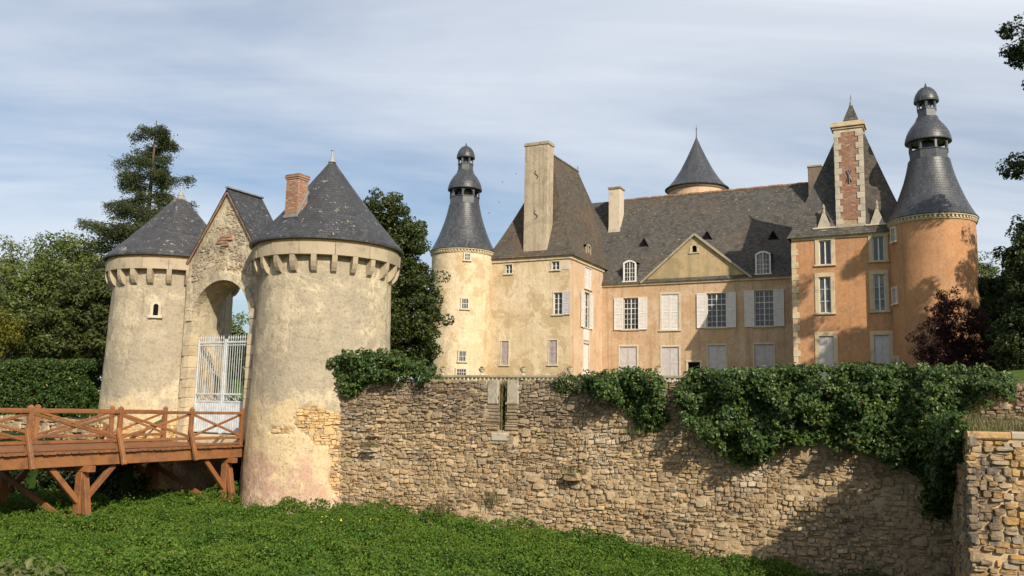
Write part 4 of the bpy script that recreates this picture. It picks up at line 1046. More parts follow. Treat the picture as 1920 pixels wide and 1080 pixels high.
mb = MB(); mb.poly(((-.3, -.14, -.05), (.3, -.14, -.05), (.3, -.14, .7), (-.3, -.14, .7))); mb.build('recess', M_black, oc)
for sg in (-1, 1):
    x1 = 7.33+sg*4.15; z1 = pe(7.33+sg*3.95)-.12; mb = MB(); mb.M = OM(mw) @ FRONT(PB)
    mb.bar((7.33, .06, 14.60), (x1, .06, z1), .28, .16); mb.build('raking_cornice', M_ashgrey, mw)
    mb = MB(); mb.M = OM(mw) @ FRONT(PB); mb.poly(((7.33, .16, 14.69), (x1, .16, z1+.09), (x1, -1.9, z1+.09), (7.33, -2.2, 14.69)), [(0, 3), (0, 0), (2, 0), (2, 3)]); mb.build('pediment_roof', M_slate_old, mw)
dormer(mw, FRONT(6.42), 2.25, 11.33, 1.05, 1.62, 1.3); dormer(mw, FRONT(6.42), 12.28, 11.40, 1.10, 1.62, 1.3, gl=M_glassp)
def slope_z(b): t = (b-6.25)/4.75; return 11.16+(18.9-11.16)*(t*.94+.06*t*t)
for a, b in ((2.78, 8.3), (7.75, 8.45), (12.72, 8.2)):         # little triangular roof vents
    zc = slope_z(b); mb = MB(); mb.M = OM(mw) @ Matrix.Translation((a, b, zc))
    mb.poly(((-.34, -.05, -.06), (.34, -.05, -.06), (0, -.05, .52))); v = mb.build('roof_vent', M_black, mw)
    mb = MB(); mb.M = OM(mw) @ Matrix.Translation((a, b, zc))
    for sg in (-1, 1): mb.poly(((sg*.42, -.14, -.12), (0, -.14, .60), (0, .42, .62), (sg*.42, .1, .02)))
    mb.build('vent_hood', M_slate_old, v)
cc_ = link('chimney', None, mw)
mb = MB(); mb.M = OM(mw); mb.bbox(-.55, .42, 9.2, 10.2, 14.0, 19.45, .02); mb.prism([(-.75, 14.0), (.42, 14.0), (.42, 16.3), (-.55, 16.3)], 9.21, 10.19); mb.build('shaft', M_ashpale, cc_)
mb = MB(); mb.M = OM(mw); mb.bbox(-.61, .48, 9.14, 10.26, 19.45, 19.62, .02); mb.build('cap', M_terra, cc_)
cc_ = link('chimney', None, mw)
mb = MB(); mb.M = OM(mw); mb.bbox(15.05, 16.0, 9.7, 10.5, 16.0, 19.75, .02); mb.build('shaft', M_leaddk if False else M_chdk, cc_)
mb = MB(); mb.M = OM(mw); mb.bbox(15.0, 16.05, 9.64, 10.56, 19.75, 19.9, .02); mb.build('cap', M_ashgrey, cc_)

# --- right pavilion
pr = building('pavilion', 'right orange pavilion with steep pyramid roof and brick and stone chimney', 'building', 18.6, 3.5)
opr = [(16.95, 17.66, 10.74, 12.28), (16.88, 17.58, 7.70, 9.96), (16.80, 17.66, 3.6, 6.26), (20.08, 20.72, 10.80, 12.28), (20.05, 20.68, 7.72, 9.96), (19.98, 20.80, 3.6, 6.26)]
mb = MB(); mb.M = OM(pr) @ FRONT(0); facade(mb, 15.3, 22.2, 2.0, 12.45, opr, .24); mb.build('front_wall', M_orange, pr)
mb = MB(); mb.M = OM(pr); mb.box(15.3, 22.2, .26, 7.2, 2.0, 12.45); mb.build('core_wall', M_orange, pr)
fr_ = FRONT(0)
for k, (kind, c_, r_) in enumerate((('pane', 2, 1), ('pane', 2, 3), ('door', 0, 0), ('pane', 2, 1), ('pane', 2, 3), ('door', 0, 0))):
    window(pr, fr_, *opr[k], kind=kind, cols=max(1, c_), rows=max(1, r_), sw=.24, surround=M_ash, glass=(M_glassp if k in (1, 4) else M_glass), smat=M_shut, proud=.05)
for xc in (17.3, 20.4):       # stone dormer gables over the top windows
    d = link('dormer_gable', None, pr); d.matrix_local = OM(pr) @ fr_ @ Matrix.Translation((xc, 0, 12.5))
    mb = MB(); mb.prism([(-.62, 0.04), (.62, .04), (.62, .55), (.40, .62), (.0, 1.75), (-.40, .62), (-.62, .55)], -.5, .07); mb.build('gable_stone', M_ashmid, d)
    mb = MB(); mb.bbox(-.68, .68, -.3, .13, .50, .60); mb.bbox(-.16, .16, .071, .10, .22, .42); mb.build('moulding', M_ashpale, d)
    mb = MB(); mb.lathe([(.10, 1.55), (.07, 1.8), (.10, 1.86), (.02, 2.1), (0, 2.12)], 8); mb.build('pinnacle', M_ashgrey, d)
    mb = MB()
    for sg in (-1, 1): mb.poly(((0, -.1, 1.72), (sg*.6, -.1, .58), (sg*.6, -1.0, .62), (0, -1.6, 1.74)))
    mb.build('dormer_roof', M_slate_old, d)
cornice(pr, [(15.3, 0), (22.0, 0)], 12.55, h=.2)
k = 0; z = 2.6
while z < 12.2:      # corner quoins
    h = .40; w = (.42, .27)[k % 2]; mb = MB(); mb.M = OM(pr); mb.bbox(15.27, 15.27+w, -.035, .3, z+.006, z+h-.006, .015); mb.build('quoin', M_ash, pr); z += h; k += 1
mb = MB(); mb.M = OM(pr); loft_roof(mb, (15.05, 22.3, -.25, 7.3), (18.80, 18.84, 3.15, 3.19), 12.55, 22.1, .13, 12); prf = mb.build('roof', M_slate_old, pr)
mb = MB(); mb.M = OM(pr) @ Matrix.Translation((18.82, 3.17, 0)); mb.lathe([(.12, 21.85), (.09, 22.1), (.04, 22.2), (.05, 22.45), (.02, 22.6), (0, 22.75)], 10); mb.build('finial', M_lead, prf, 40)
ck = link('chimney', None, pr)
mb = MB(); mb.M = OM(pr); mb.box(18.06, 19.68, .03, .98, 12.6, 19.3); mb.build('mortar_core', M_mortar, ck)
bb = MB(); bb.M = OM(pr); z = 13.5; r_i = 0; qb = random.Random(8)
while z < 19.1:
    x = 18.32-(.11 if r_i % 2 else 0)
    while x < 19.42:
        bb.box(max(x, 18.30)+.005, min(x+.215, 19.44), .005+qb.uniform(-.008, .008), .1, z+.004, z+.064); x += .22
    for y in (.1, .32, .54, .76):
        bb.box(18.05+qb.uniform(-.006, .006), 18.12, y+.004, y+.21, z+.004, z+.064); bb.box(19.6, 19.69+qb.uniform(-.006, .006), y+.004, y+.21, z+.004, z+.064)
    z += .07; r_i += 1
tag(bb.build('brickwork', M_brick, ck), kind='stuff')
z = 13.2; k = 0
while z < 19.0:
    h = .40
    for sg in (0, 1):
        w = (.42, .26)[(k+sg*0) % 2]; mb = MB(); mb.M = OM(pr)
        if sg == 0: mb.bbox(18.02, 18.02+w, -.035, .30, z+.005, z+h-.005, .012)
        else: mb.bbox(19.72-w, 19.72, -.035, .30, z+.005, z+h-.005, .012)
        mb.build('quoin', M_ashmid, ck)
    z += h; k += 1
mb = MB(); mb.M = OM(pr); mb.bbox(18.0, 19.74, -.05, 1.0, 12.62, 13.2, .03); mb.build('chimney_foot', M_ashgrey, ck)
for e, z0_, z1_ in ((.02, 19.10, 19.32), (.10, 19.322, 19.46), (.20, 19.462, 19.66), (.12, 19.662, 19.80)):
    mb = MB(); mb.M = OM(pr); mb.bbox(18.04-e, 19.70+e, -.0-e, 1.0+e, z0_, z1_, .02); mb.build('cornice', M_ash, ck)
cg = MB(); cg.M = OM(pr)
for sg in (-1, 1): cg.tube([(18.87+sg*.16, -.04, 15.9), (18.87, -.06, 16.3), (18.87-sg*.14, -.04, 16.62)], .03, 6)
cg.tube([(18.87, -.05, 15.8), (18.87, -.05, 16.7)], .03, 6); cg.build('iron_anchor', M_leaddk, ck)

# --- bell roofed round towers
def bell_tower(label, a, b, wallmat, wins):
    t = building('round_tower', label, 'tower', a, b); Z = lambda z: z-2.4
    rd = 2.33
    mb = MB(); mb.lathe([(rd+.07*(1-k/20)**1.5, Z(1.9+(12.75-1.9)*k/20)) for k in range(21)], 80, jit=lambda a_, z, r: .015*noise.noise(Vector((math.cos(a_)*2, math.sin(a_)*2, z*.7)))); mb.build('drum', wallmat, t, 60)
    mb = MB(); mb.lathe([(rd, Z(12.66)), (rd+.07, Z(12.70)), (rd+.07, Z(12.76)), (rd+.03, Z(12.77))], 80); mb.lathe([(rd+.10, Z(12.90)), (rd+.15, Z(12.92)), (rd+.16, Z(12.98)), (rd+.0, Z(13.0))], 80); mb.lathe([(rd+.02, Z(12.76)), (rd+.02, Z(12.92))], 80); mb.build('cornice', M_ash, t)
    mb = MB()
    for k in range(64):
        c0 = 2*math.pi*k/64; mb.M = Matrix.Rotation(c0, 4, 'Z'); mb.box(rd-.02, rd+.12, -.06, .06, Z(12.77), Z(12.895))
    tag(mb.build('dentils', M_ash, t), kind='stuff')
    pr_ = [(2.50, 12.99), (2.52, 13.03), (2.36, 13.25), (2.10, 13.75), (1.86, 14.3), (1.66, 14.85), (1.47, 15.4), (1.32, 15.95), (1.22, 16.4), (1.17, 16.68)]
    mb = MB(); mb.lathe([(r, Z(z)) for r, z in pr_], 64); mb.build('bell_roof', M_slate_bell, t, 50)
    def lantern(z0, z1, r, n, name):
        l = link(name, None, t, (0, 0, 0))
        mb = MB(); hb = (z1-z0)*.46
        mb.lathe([(r+.05, Z(z0-.02)), (r+.07, Z(z0+.03)), (r+.0, Z(z0+.06)), (r, Z(z0+hb)), (r+.05, Z(z0+hb+.02)), (r+.05, Z(z0+hb+.06)), (r-.12, Z(z0+hb+.06))], n, a0=math.pi/n, a1=2*math.pi+math.pi/n); mb.build('sill_drum', M_leaddk, l)
        for k in range(n):
            a_ = 2*math.pi*k/n+math.pi/n
            mb = MB(); mb.M = Matrix.Rotation(a_, 4, 'Z'); mb.bbox(r-.12, r+.02, -.075, .075, Z(z0+hb+.05), Z(z1), .015); mb.build('lantern_post', M_leaddk, l)
            # arched head between posts
            a2 = a_+math.pi/n; ap = r*math.cos(math.pi/n); hw = r*math.sin(math.pi/n)-.03; mb = MB(); mb.M = Matrix.Rotation(a2, 4, 'Z'); N_ = 8
            for j in range(N_):
                y0, y1 = -hw+2*hw*j/N_, -hw+2*hw*(j+1)/N_; f = lambda y: Z(z1-.30*(z1-z0)+.24*(z1-z0)*math.sqrt(max(0, 1-(y/hw)**2)))
                for x_ in (ap, ap-.06): mb.poly(((x_, y0, f(y0)), (x_, y1, f(y1)), (x_, y1, Z(z1)), (x_, y0, Z(z1))))
                mb.poly(((ap, y0, f(y0)), (ap, y1, f(y1)), (ap-.06, y1, f(y1)), (ap-.06, y0, f(y0))))
            mb.build('arch_head', M_leaddk, l)
        mb = MB(); mb.lathe([(r+.02, Z(z1-.02)), (.02, Z(z1-.0))], n); mb.tube([(0, 0, Z(z0)), (0, 0, Z(z1))], r*.5, 10); mb.build('soffit_and_dark_core', M_leaddk, l)  # soffit plus an added dark core imitating the unlit inside of the lantern
    lantern(16.68, 17.86, 1.12, 8, 'lower_lantern')
    pr_ = [(1.16, 17.82), (1.30, 17.84), (1.31, 17.92), (1.27, 18.12), (1.20, 18.36), (1.08, 18.62), (.93, 18.86), (.78, 19.05), (.66, 19.22), (.60, 19.4)]
    mb = MB(); mb.lathe([(r, Z(z)) for r, z in pr_], 48); mb.build('lower_dome', M_slate_bell, t, 50)
    lantern(19.38, 20.42, .57, 6, 'upper_lantern')
    pr_ = [(.60, 20.36), (.70, 20.38), (.71, 20.46), (.68, 20.66), (.60, 20.9), (.47, 21.12), (.30, 21.28), (.12, 21.36), (.06, 21.42), (.05, 21.52), (.0, 21.66)]
    mb = MB(); mb.lathe([(r, Z(z)) for r, z in pr_], 40); mb.build('upper_dome', M_slate_bell, t, 50)
    for ang, z, w, h in wins:
        nx = Vector((math.cos(ang), math.sin(ang), 0)); o = None; mb = MB(); fw = .12
        for x0_, x1_ in ((-w/2-fw, -w/2), (w/2, w/2+fw)): mb.bbox(x0_, x1_, -.14, .05, 0, h, .01)
        mb.bbox(-w/2-fw, w/2+fw, -.14, .052, h, h+fw, .01); mb.bbox(-w/2-fw-.03, w/2+fw+.03, -.14, .09, -fw, 0, .01)
        o = mb.build('window', M_ashpale, t); rz = ang-math.pi/2; o.matrix_local = Matrix.Translation(nx*(rd+.03+.07*(1-(z-1.9)/10.85)**1.5)+Vector((0, 0, Z(z)))) @ Matrix.Rotation(rz, 4, 'Z')
        mb = MB(); mb.poly(((-w/2, .012, 0), (w/2, .012, 0), (w/2, .012, h), (-w/2, .012, h))); mb.build('pane', M_glass, o)
        mb = MB()
        for k in (-.25, 0, .25): mb.box(w*k-.010, w*k+.010, .015, .035, 0, h)
        mb.box(-w/2, w/2, .016, .034, h*.5-.015, h*.5+.015); mb.build('window_bars', M_white, o)
    return t
def local_ang(px_a): return -math.pi/2+px_a
bell_tower('left cream round tower with bell shaped slate roof and stacked lanterns', -8.6, -.4, M_cream, [(R(-52), 12.12, .34, .42), (R(-54), 8.55, .42, .68), (R(-56), 4.75, .42, .68), (R(-57), 3.75, .62, .40)])
bell_tower('right orange round tower with bell shaped slate roof and stacked lanterns', 23.4, 0, M_orange, [(R(-151), 11.75, .42, .75), (R(-154), 8.05, .42, .85), (R(-156), 4.2, .42, .6)])

# --- rear tower behind the main wing
ca, cb_ = 9.2, 20.5
rtw = thing('round_tower', 'round rear tower with a pointed slate cone rising behind the middle wing', 'tower', (17.9, 84, 2.4))
Zr = lambda z: z-2.4
mb = MB(); mb.lathe([(2.7, Zr(2)), (2.7, Zr(23.1))], 60); mb.build('drum', M_peach, rtw, 60)
mb = MB(); mb.lathe([(2.72, Zr(22.75)), (2.85, Zr(22.85)), (2.9, Zr(23.05)), (2.75, Zr(23.1))], 60); mb.build('cornice', M_brick, rtw)
mb = MB(); mb.lathe([(3.08, Zr(23.02)), (3.10, Zr(23.1)), (2.75, Zr(23.38)), (2.2, Zr(24.05)), (1.6, Zr(25.0)), (1.0, Zr(26.2)), (.45, Zr(27.4)), (.12, Zr(28.2))], 64); mb.build('roof', M_slate_bell, rtw, 50)
mb = MB(); mb.lathe([(.14, Zr(28.1)), (.05, Zr(28.5)), (.04, Zr(29.2)), (.09, Zr(29.25)), (.03, Zr(29.35)), (0, Zr(29.8))], 8); mb.build('finial', M_leaddk, rtw)

# ------------------------------------------------------------------ balustrade and urns
bal = thing('balustrade', 'low stone balustrade along the terrace before the chateau', 'balustrade', Lc(4, -12, 2.0), CH_A)
A0, A1 = -4.2, 16.5
mb = MB(); x = A0
while x < A1:
    mb = MB(); mb.bbox(x-4, x-4+2.18, -.17, .17, 1.16, 1.31, .02); mb.build('coping', M_ashgrey, bal); x += 2.2
mb = MB(); mb.bbox(A0-4, A1-4, -.14, .14, -.2, .55, .02); mb.build('plinth', M_ashpale, bal)
b_ = MB(); b_.lathe([(.085, .55), (.085, .60), (.05, .64), (.09, .78), (.095, .86), (.055, 1.02), (.05, 1.08), (.085, 1.11), (.085, 1.16)], 10); bm2 = b_.mesh('baluster', M_ashpale, 50)
k = 0; x = A0+.1
while x < A1: link('baluster', bm2, bal, (x-4, 0, 0)); x += .27
u0 = MB(); u0.lathe([(.0, 0), (.13, 0), (.13, .05), (.05, .09), (.05, .13), (.12, .18), (.17, .26), (.18, .34), (.21, .36), (.21, .39), (.15, .39), (.13, .34), (0, .34)], 16); um = u0.mesh('bowl', M_ashpale, 50)
ULAB = ['stone urn half hidden by the dark tree, left end of balustrade', 'stone urn with red flowers before the left round tower', 'stone urn before the left pavilion, between its shuttered windows', 'stone urn before the right hand corner of the left pavilion', 'stone urn in front of the middle wing, beside the ivy']
for i, a in enumerate((-3.02, -.36, 2.32, 5.21, 10.25)):
    t = thing('urn', ULAB[i], 'urn', Lc(a, -12, 3.31), 0, 'urns on the balustrade'); link('bowl', um, t)
    C = rng.normal(size=(60, 3))*np.array([.08, .08, .05])+np.array([0, 0, .42]); link('flowers', leaf_mesh('flowers', C, unit(60), .07, L_red if i == 1 else L_mid), t)

# ------------------------------------------------------------------ trees and hedges
q = random.Random(4)
tree('evergreen_tree', 'dense dark evergreen tree rising behind the large gate tower', (-6.6, 47, 2.0),
     [(-7.3, 47, 9.6, 3.3, 3.0, 3.8), (-6.1, 47, 6.7, 3.0, 2.8, 3.5), (-8.6, 47.2, 7.5, 3.2, 3, 3.6), (-6.0, 46.6, 4.6, 2.5, 2.4, 2.0)], L_oak, 1350, 105, .46, .17, .3, 8, lo=.55)
tree('broadleaf_tree', 'light green feathery tree rising left of the conifer', (-28.5, 56, 1.2), [(-28.6, 56, 9.6, 3.6, 3, 3.4), (-27.2, 56, 7, 3.4, 3, 3.2), (-30.5, 56, 7.5, 3, 3, 3)], L_mid, 260, 120, .75, .2, .25, 12, lo=.35)
tree('broadleaf_tree', 'pale yellowish thin tree at the far left edge', (-34.5, 60, 1.2), [(-34.4, 60, 9.8, 3.4, 3, 3.3), (-36.5, 60, 7, 3, 3, 3.6), (-33, 60, 6.5, 2.6, 3, 3)], L_pale, 190, 100, .7, .18, .2, 14, lo=.3)
tree('yew_tree', 'broad dark green tree behind the hedge, left of the farther gate tower', (-22.6, 47, 1.2), [(-22.4, 47, 5.6, 3.3, 2.6, 3.4), (-19.4, 47, 6.2, 2.6, 2.4, 3.8), (-25, 47.5, 4.5, 2.6, 2.4, 2.6)], L_yew, 480, 110, .5, .18, .25, 6, lo=.55)
tree('broadleaf_tree', 'yellow green bushy tree low at the left edge behind the hedge', (-26.0, 44, 1.2), [(-26.2, 44, 4.6, 1.9, 1.7, 2.5), (-28, 44.5, 4, 2, 2, 2.6)], L_yel, 130, 90, .45, .15, .14, 6, lo=.45)
tree('broadleaf_tree', 'mid green tree filling the gap behind the pale tree at left', (-40, 66, 1.2), [(-40, 66, 6, 4, 3, 5), (-34, 66, 5, 4, 3, 5), (-28, 66, 5, 4, 3, 5.5), (-22, 66, 5, 4, 3, 5.5), (-17, 66, 4.5, 3, 3, 4)], L_mid, 480, 110, .8, .24, .3, 6, lo=.4)
tree('broadleaf_tree', 'dark leafy tree seen through the gate arch', (-14.5, 52, 1.0), [(-15.5, 52, 3.6, 2.4, 2, 2.6), (-12.8, 52, 3.2, 2.0, 2, 2.4), (-18, 52, 3.6, 2.2, 2, 2.6)], L_oak, 150, 90, .5, .16, .16, 6, lo=.5)
tree('maroon_tree', 'small dark maroon leaved tree in front of the right round tower', (23.3, 47, 3.0), [(23.9, 47, 6.6, 1.9, 1.5, 2.2), (22.6, 47, 5.4, 1.5, 1.3, 1.6), (25.2, 47, 5.4, 1.4, 1.3, 1.9), (23.8, 47, 4.6, 2.2, 1.6, 1.4)], L_red, 300, 90, .33, .11, .12, 8, lo=.5)
tree('broadleaf_tree', 'tall shaded tree at the right edge behind the right round tower', (37, 60, 3.2), [(37.5, 60, 13.0, 3.6, 3.4, 4.2), (36.4, 58.5, 8.6, 2.6, 2.4, 4.0), (40, 60, 9, 4, 4, 5), (34.6, 57, 7.0, 2.1, 2, 3.4)], L_dark, 620, 100, .7, .2, .35, 10, lo=.45)
tree('broadleaf_tree', 'yellow green bush like tree tucked beside the right round tower', (31.2, 57, 3.2), [(31.2, 57, 9.4, 1.5, 1.5, 3.8), (32.8, 57, 7.6, 2.0, 1.6, 3.4)], L_mid, 190, 90, .45, .15, .12, 6, lo=.45)
# near tree whose boughs hang in from the right edge and shade the right pavilion
tree('maple_tree', 'overhanging maple tree with leafy boughs entering at the upper right edge', (32.5, 40, 2.9),
     [(33.6, 40, 15.5, 4.6, 4.6, 5.0), (24.5, 39.6, 13.4, 1.9, 1.8, .95), (24.8, 39.6, 16.6, 1.5, 1.6, .7), (24.3, 39.8, 19.2, 1.6, 1.6, 1.0), (27.0, 39.6, 14.6, 1.7, 1.6, 2.2), (28.2, 39.6, 19.6, 1.6, 1.4, .8), (34.5, 41, 11, 4, 4, 4)], L_dark, 560, 110, .58, .2, .15, 9, lo=.3)
tree('broadleaf_tree', 'dark lower tree below the overhanging maple at the right edge', (25.8, 43, 2.9), [(25.9, 43, 8.6, 1.9, 2.0, 3.2), (25.2, 43, 5.2, 1.6, 1.6, 2.6), (27.6, 43.5, 5.6, 2.0, 2, 3)], L_dark, 460, 110, .5, .19, .2, 8, lo=.4)

def conifer(label, base, H, Rm, mat):
    t = thing('conifer_tree', label, 'tree', base); mb = MB(); mb.tube([(0, 0, -.3), (0, 0, H*.5), (.1, 0, H)], [.38, .22, .03], 9); C = []; N_ = []
    z = H*.12; brs = 0
    while z < H*.985:
        f = 1-z/H; n = 8 if f > .2 else 5
        for k in range(n):
            if q.random() < .38: continue
            a = q.uniform(0, 2*math.pi); L_ = Rm*(.16+.98*f**.8)*q.uniform(.45, 1.2)
            d = Vector((math.cos(a), math.sin(a), 0)); sag = L_*q.uniform(.04, .22)
            pts = [Vector((0, 0, z))+d*L_*u+Vector((0, 0, L_*.22*u-sag*3.2*u*u*(1-.45*u))) for u in np.linspace(0, 1, 6)]
            mb.tube(pts, [.06*f+.02, .05*f+.015, .035*f+.012, .025, .015, .008], 5, False)
            m_ = max(12, int(L_*44)); side = Vector((-d.y, d.x, 0))
            for j in range(m_):
                u = q.uniform(.18, 1)**.75; i = min(4, int(u*5)); p = pts[i].lerp(pts[i+1], u*5-i)
                w = (1.05-u)*L_*.30+.12; p = p+side*q.uniform(-w, w)+Vector((0, 0, -abs(q.gauss(0, .30))))
                for _ in range(7): C.append(p+Vector((q.gauss(0, .15), q.gauss(0, .15), q.gauss(0, .09)))); N_.append((q.gauss(0, .6), q.gauss(0, .6), 1))
        z += H*.018*(1+f*.5)
    mb.build('trunk', M_bark, t, 60); link('crown', leaf_mesh('crown', np.array(C), np.array(N_), .17, mat, 2.8, 1.0), t); return t
conifer('tall ragged conifer standing behind the farther gate tower', (-24.6, 58, 1.2), 19.2, 6.0, L_con)

def hedge(name, label, cat, boxes, mat, n, leaf, base, per=40, cr=.22):
    """leafy mass through boxes (centre, half sizes, rz)"""
    t = thing(name, label, cat, base); B = np.array(base); C = []; 
    for (c, hs, rz) in boxes:
        p = rng.uniform(-1, 1, (n, 3)); ax = rng.integers(0, 3, n); sg = np.where(rng.random(n) < .5, -1, 1)
        ax = np.where((ax == 0) & (rng.random(n) < .7), 1, ax); p[np.arange(n), ax] = np.where(ax == 2, 1, np.where(rng.random(n) < .7, -1, sg))*rng.uniform(.8, 1.02, n); p *= np.array(hs)
        cs, sn = math.cos(rz), math.sin(rz); p = np.stack([p[:, 0]*cs-p[:, 1]*sn, p[:, 0]*sn+p[:, 1]*cs, p[:, 2]], 1)+np.array(c); C.append(p)
    C = np.concatenate(C); CC, NN = clump_leaves(C, rng.uniform(.6, 1.3, len(C))*cr, per); link('foliage', leaf_mesh('foliage', CC-B, NN, leaf, mat), t)
    mb = MB()
    for (c, hs, rz) in boxes:
        mb.M = Matrix.Translation(Vector(c)-Vector(base)) @ Matrix.Rotation(rz, 4, 'Z'); mb.bbox(-hs[0]*.8, hs[0]*.8, -hs[1]*.55, hs[1]*.55, -hs[2], hs[2]*.75, .2)
    mb.build('inner_twigs', M_turf, t); return t
hedge('clipped_hedge', 'clipped green hedge at the left edge beyond the bridge', 'hedge', [((-21.4, 39.9, 1.6), (4.6, .75, 1.4), R(-29))], L_ivy, 1700, .13, (-21.4, 39.9, .5), 45, .2)
hedge('shrub', 'added dark shrubs standing in for the deep shade under the bridge', 'shrub', [((-19.5, 31.8, -1.0), (4.5, .8, 1.1), R(-25)), ((-14.2, 30.6, -1.1), (2.2, .6, .95), R(-30))], L_dark, 500, .14, (-19.5, 31.8, -2.0))  # low, dark foliage added to imitate the blackness beneath the deck
hedge('shrub', 'low green shrubs at the foot of the right pavilion', 'shrub', [((20.3, 48.8, 3.5), (1.6, .5, .75), CH_A)], L_oak, 150, .12, (20.3, 48.8, 2.6))
hedge('shrub', 'dense dark shrubbery filling the right edge behind the maroon tree', 'shrub', [((30.0, 50.5, 6.0), (3.6, 1.2, 3.4), R(-10))], L_dark, 900, .17, (30.0, 50.5, 2.8), 45, .35)
hedge('clipped_hedge', 'low dark hedge seen through the bars of the gate', 'hedge', [((-14, 46, 1.4), (4, .7, 1.6), 0)], L_oak, 300, .13, (-14, 46, .3))

# ------------------------------------------------------------------ ivy on the moat wall
def ivy(label, P, n, thick, leaf, mat, per=26, name='ivy'):
    xs_ = [p[0] for p in P]; zs_ = [p[1] for p in P]; t = thing(name, label, 'ivy', W0+WT*np.mean(xs_)+Vector((0, 0, min(zs_)))); B = np.array(t.location); C = []; qq = random.Random(int(n))
    while len(C) < n:
        s, z = qq.uniform(min(xs_)-.05, max(xs_)+.05), qq.uniform(min(zs_)-.05, max(zs_)+.05)
        if not in_poly(s+qq.gauss(0, .06), z+qq.gauss(0, .05), P): continue
        th = thick*(.2+1.15*max(0, .5+1.1*noise.noise(Vector((s*1.5, z*1.5, n)))))*smooth(min(zs_)-.3, min(zs_)+.8, z)
        off = th*qq.uniform(.25, 1)
        if z > 2.1 and qq.random() < .45: off = qq.uniform(-.5, th*.6)
        p = W0+WT*s+WN_*off+Vector((0, 0, z-.10*off)); C.append((p.x, p.y, p.z))
    C = np.array(C); CC, NN = clump_leaves(C, rng.uniform(.5, 1.4, n)*.14, per, .8, .5); NN = NN+np.array([WN_.x, WN_.y, .3])*.45
    link('foliage', leaf_mesh('foliage', CC-B, NN, leaf, mat, 1.35, .9), t)
    mb = MB()
    for k in range(max(6, n//60)):
        s, z = qq.uniform(min(xs_)+.2, max(xs_)-.2), min(zs_)+qq.uniform(0, .3)*(max(zs_)-min(zs_)); p = Vector(wp(s, z))+WO-Vector(B)
        pts = [p+WN_*.12, p+WT*qq.uniform(-.4, .4)+WN_*.18+Vector((0, 0, .25)), p+WT*qq.uniform(-.5, .5)+WN_*.1+Vector((0, 0, .5))]
        mb.tube(pts, [.006, .011, .014], 5)
    tag(mb.build('stem', M_bark, t), kind='stuff'); return t
ivy('leafy ivy heaped on the wall top against the large gate tower', IVY1, 420, .5, .095, L_ivy)
ivy('small tuft of ivy on the wall top right of the loop hole', IVYS, 40, .15, .075, L_ivy)
ivy('rounded ivy clump hanging over the middle of the moat wall', IVY2, 480, .7, .09, L_ivy)
ivy('very long ivy curtain hanging over the right half of the moat wall', IVY3, 1900, .85, .095, L_ivy)
def spur_ivy():
    t = thing('ivy', 'dark ivy in the shaded corner on the side of the spur wall', 'ivy', SP0+SB*.6+Vector((0, 0, -2.2))); B = np.array(t.location); C = []; qq = random.Random(77)
    while len(C) < 420:
        u, z = qq.uniform(.0, 1.0), qq.uniform(-2.6, 1.35)
        if z < 1.0-1.9*u+.9*noise.noise(Vector((u*5, z*1.3, 3))): continue
        p = SP0+SB*u+SBn*qq.uniform(.05, .25+.45*u)+Vector((0, 0, z)); C.append(tuple(p))
    C = np.array(C); CC, NN = clump_leaves(C, rng.uniform(.5, 1.3, 420)*.14, 24, .8, .5); link('foliage', leaf_mesh('foliage', CC-B, NN+np.array([SBn.x, SBn.y, .2])*.5, .10, L_ivy, 1.35, .9), t)
spur_ivy()
# thin growth along the wall top and grasses on the spur
def tuft(label, pts, n, h, mat, cat='grass', name='grass_tuft'):
    t = thing(name, label, cat, pts[0]); B = Vector(pts[0]); V = []; F = []
    for k in range(n):
        p = Vector(pts[q.randrange(len(pts))])-B+Vector((q.gauss(0, .16), q.gauss(0, .16), 0)); a = q.uniform(0, 6.28); l = h*q.uniform(.5, 1.2); d = Vector((math.cos(a), math.sin(a), 0)); s_ = Vector((-d.y, d.x, 0))*.008
        b = len(V); V += [p-s_, p+s_, p+d*l*.18+Vector((0, 0, l*.6))+s_*.7, p+d*l*.18+Vector((0, 0, l*.6))-s_*.7, p+d*l*.5+Vector((0, 0, l*.95))]
        F += [(b, b+1, b+2), (b, b+2, b+3), (b+3, b+2, b+4)]
    me = raw_mesh('blades', np.array([tuple(v) for v in V]), np.array(F), mat, 3); tag(link('blades', me, t), kind='stuff'); return t
tuft('dry pale grasses growing on top of the spur wall', [SP0+SF*s+SBd*b+Vector((0, 0, 1.02)) for s in np.arange(.1, 3, .3) for b in (.5, 1.2, 2.0, 2.8)], 1500, .42, L_dry)
tuft('short grass fringe on the top of the moat wall', [W0+WT*s-WN_*.3+Vector((0, 0, 2.08)) for s in np.arange(3.4, 10.6, .15)], 1100, .16, L_mid)
tuft('thin green growth filling the loop hole of the wall', [W0+WT*s-WN_*.2+Vector((0, 0, z)) for s in (5.68, 5.78) for z in np.arange(.75, 2.0, .12)], 0+420, .22, L_weed)
for i, (s, z, h, lb) in enumerate(((1.35, .12, .25, 'dry tuft on the stone stub near the large gate tower'), (7.95, -.36, .22, 'dry tuft on the stone stub in the middle of the moat wall'), (3.9, -1.7, .45, 'dry brown weeds at the wall foot below the loop hole'), (5.6, -1.3, .4, 'dry yellow grass clinging low on the moat wall'), (9.8, .75, .3, 'yellow green tuft just under the rounded ivy clump'))):
    tuft(lb, [W0+WT*(s+e)+WN_*.12+Vector((0, 0, z)) for e in (-.15, 0, .15)], 90, h, L_dry if i != 4 else L_pale)

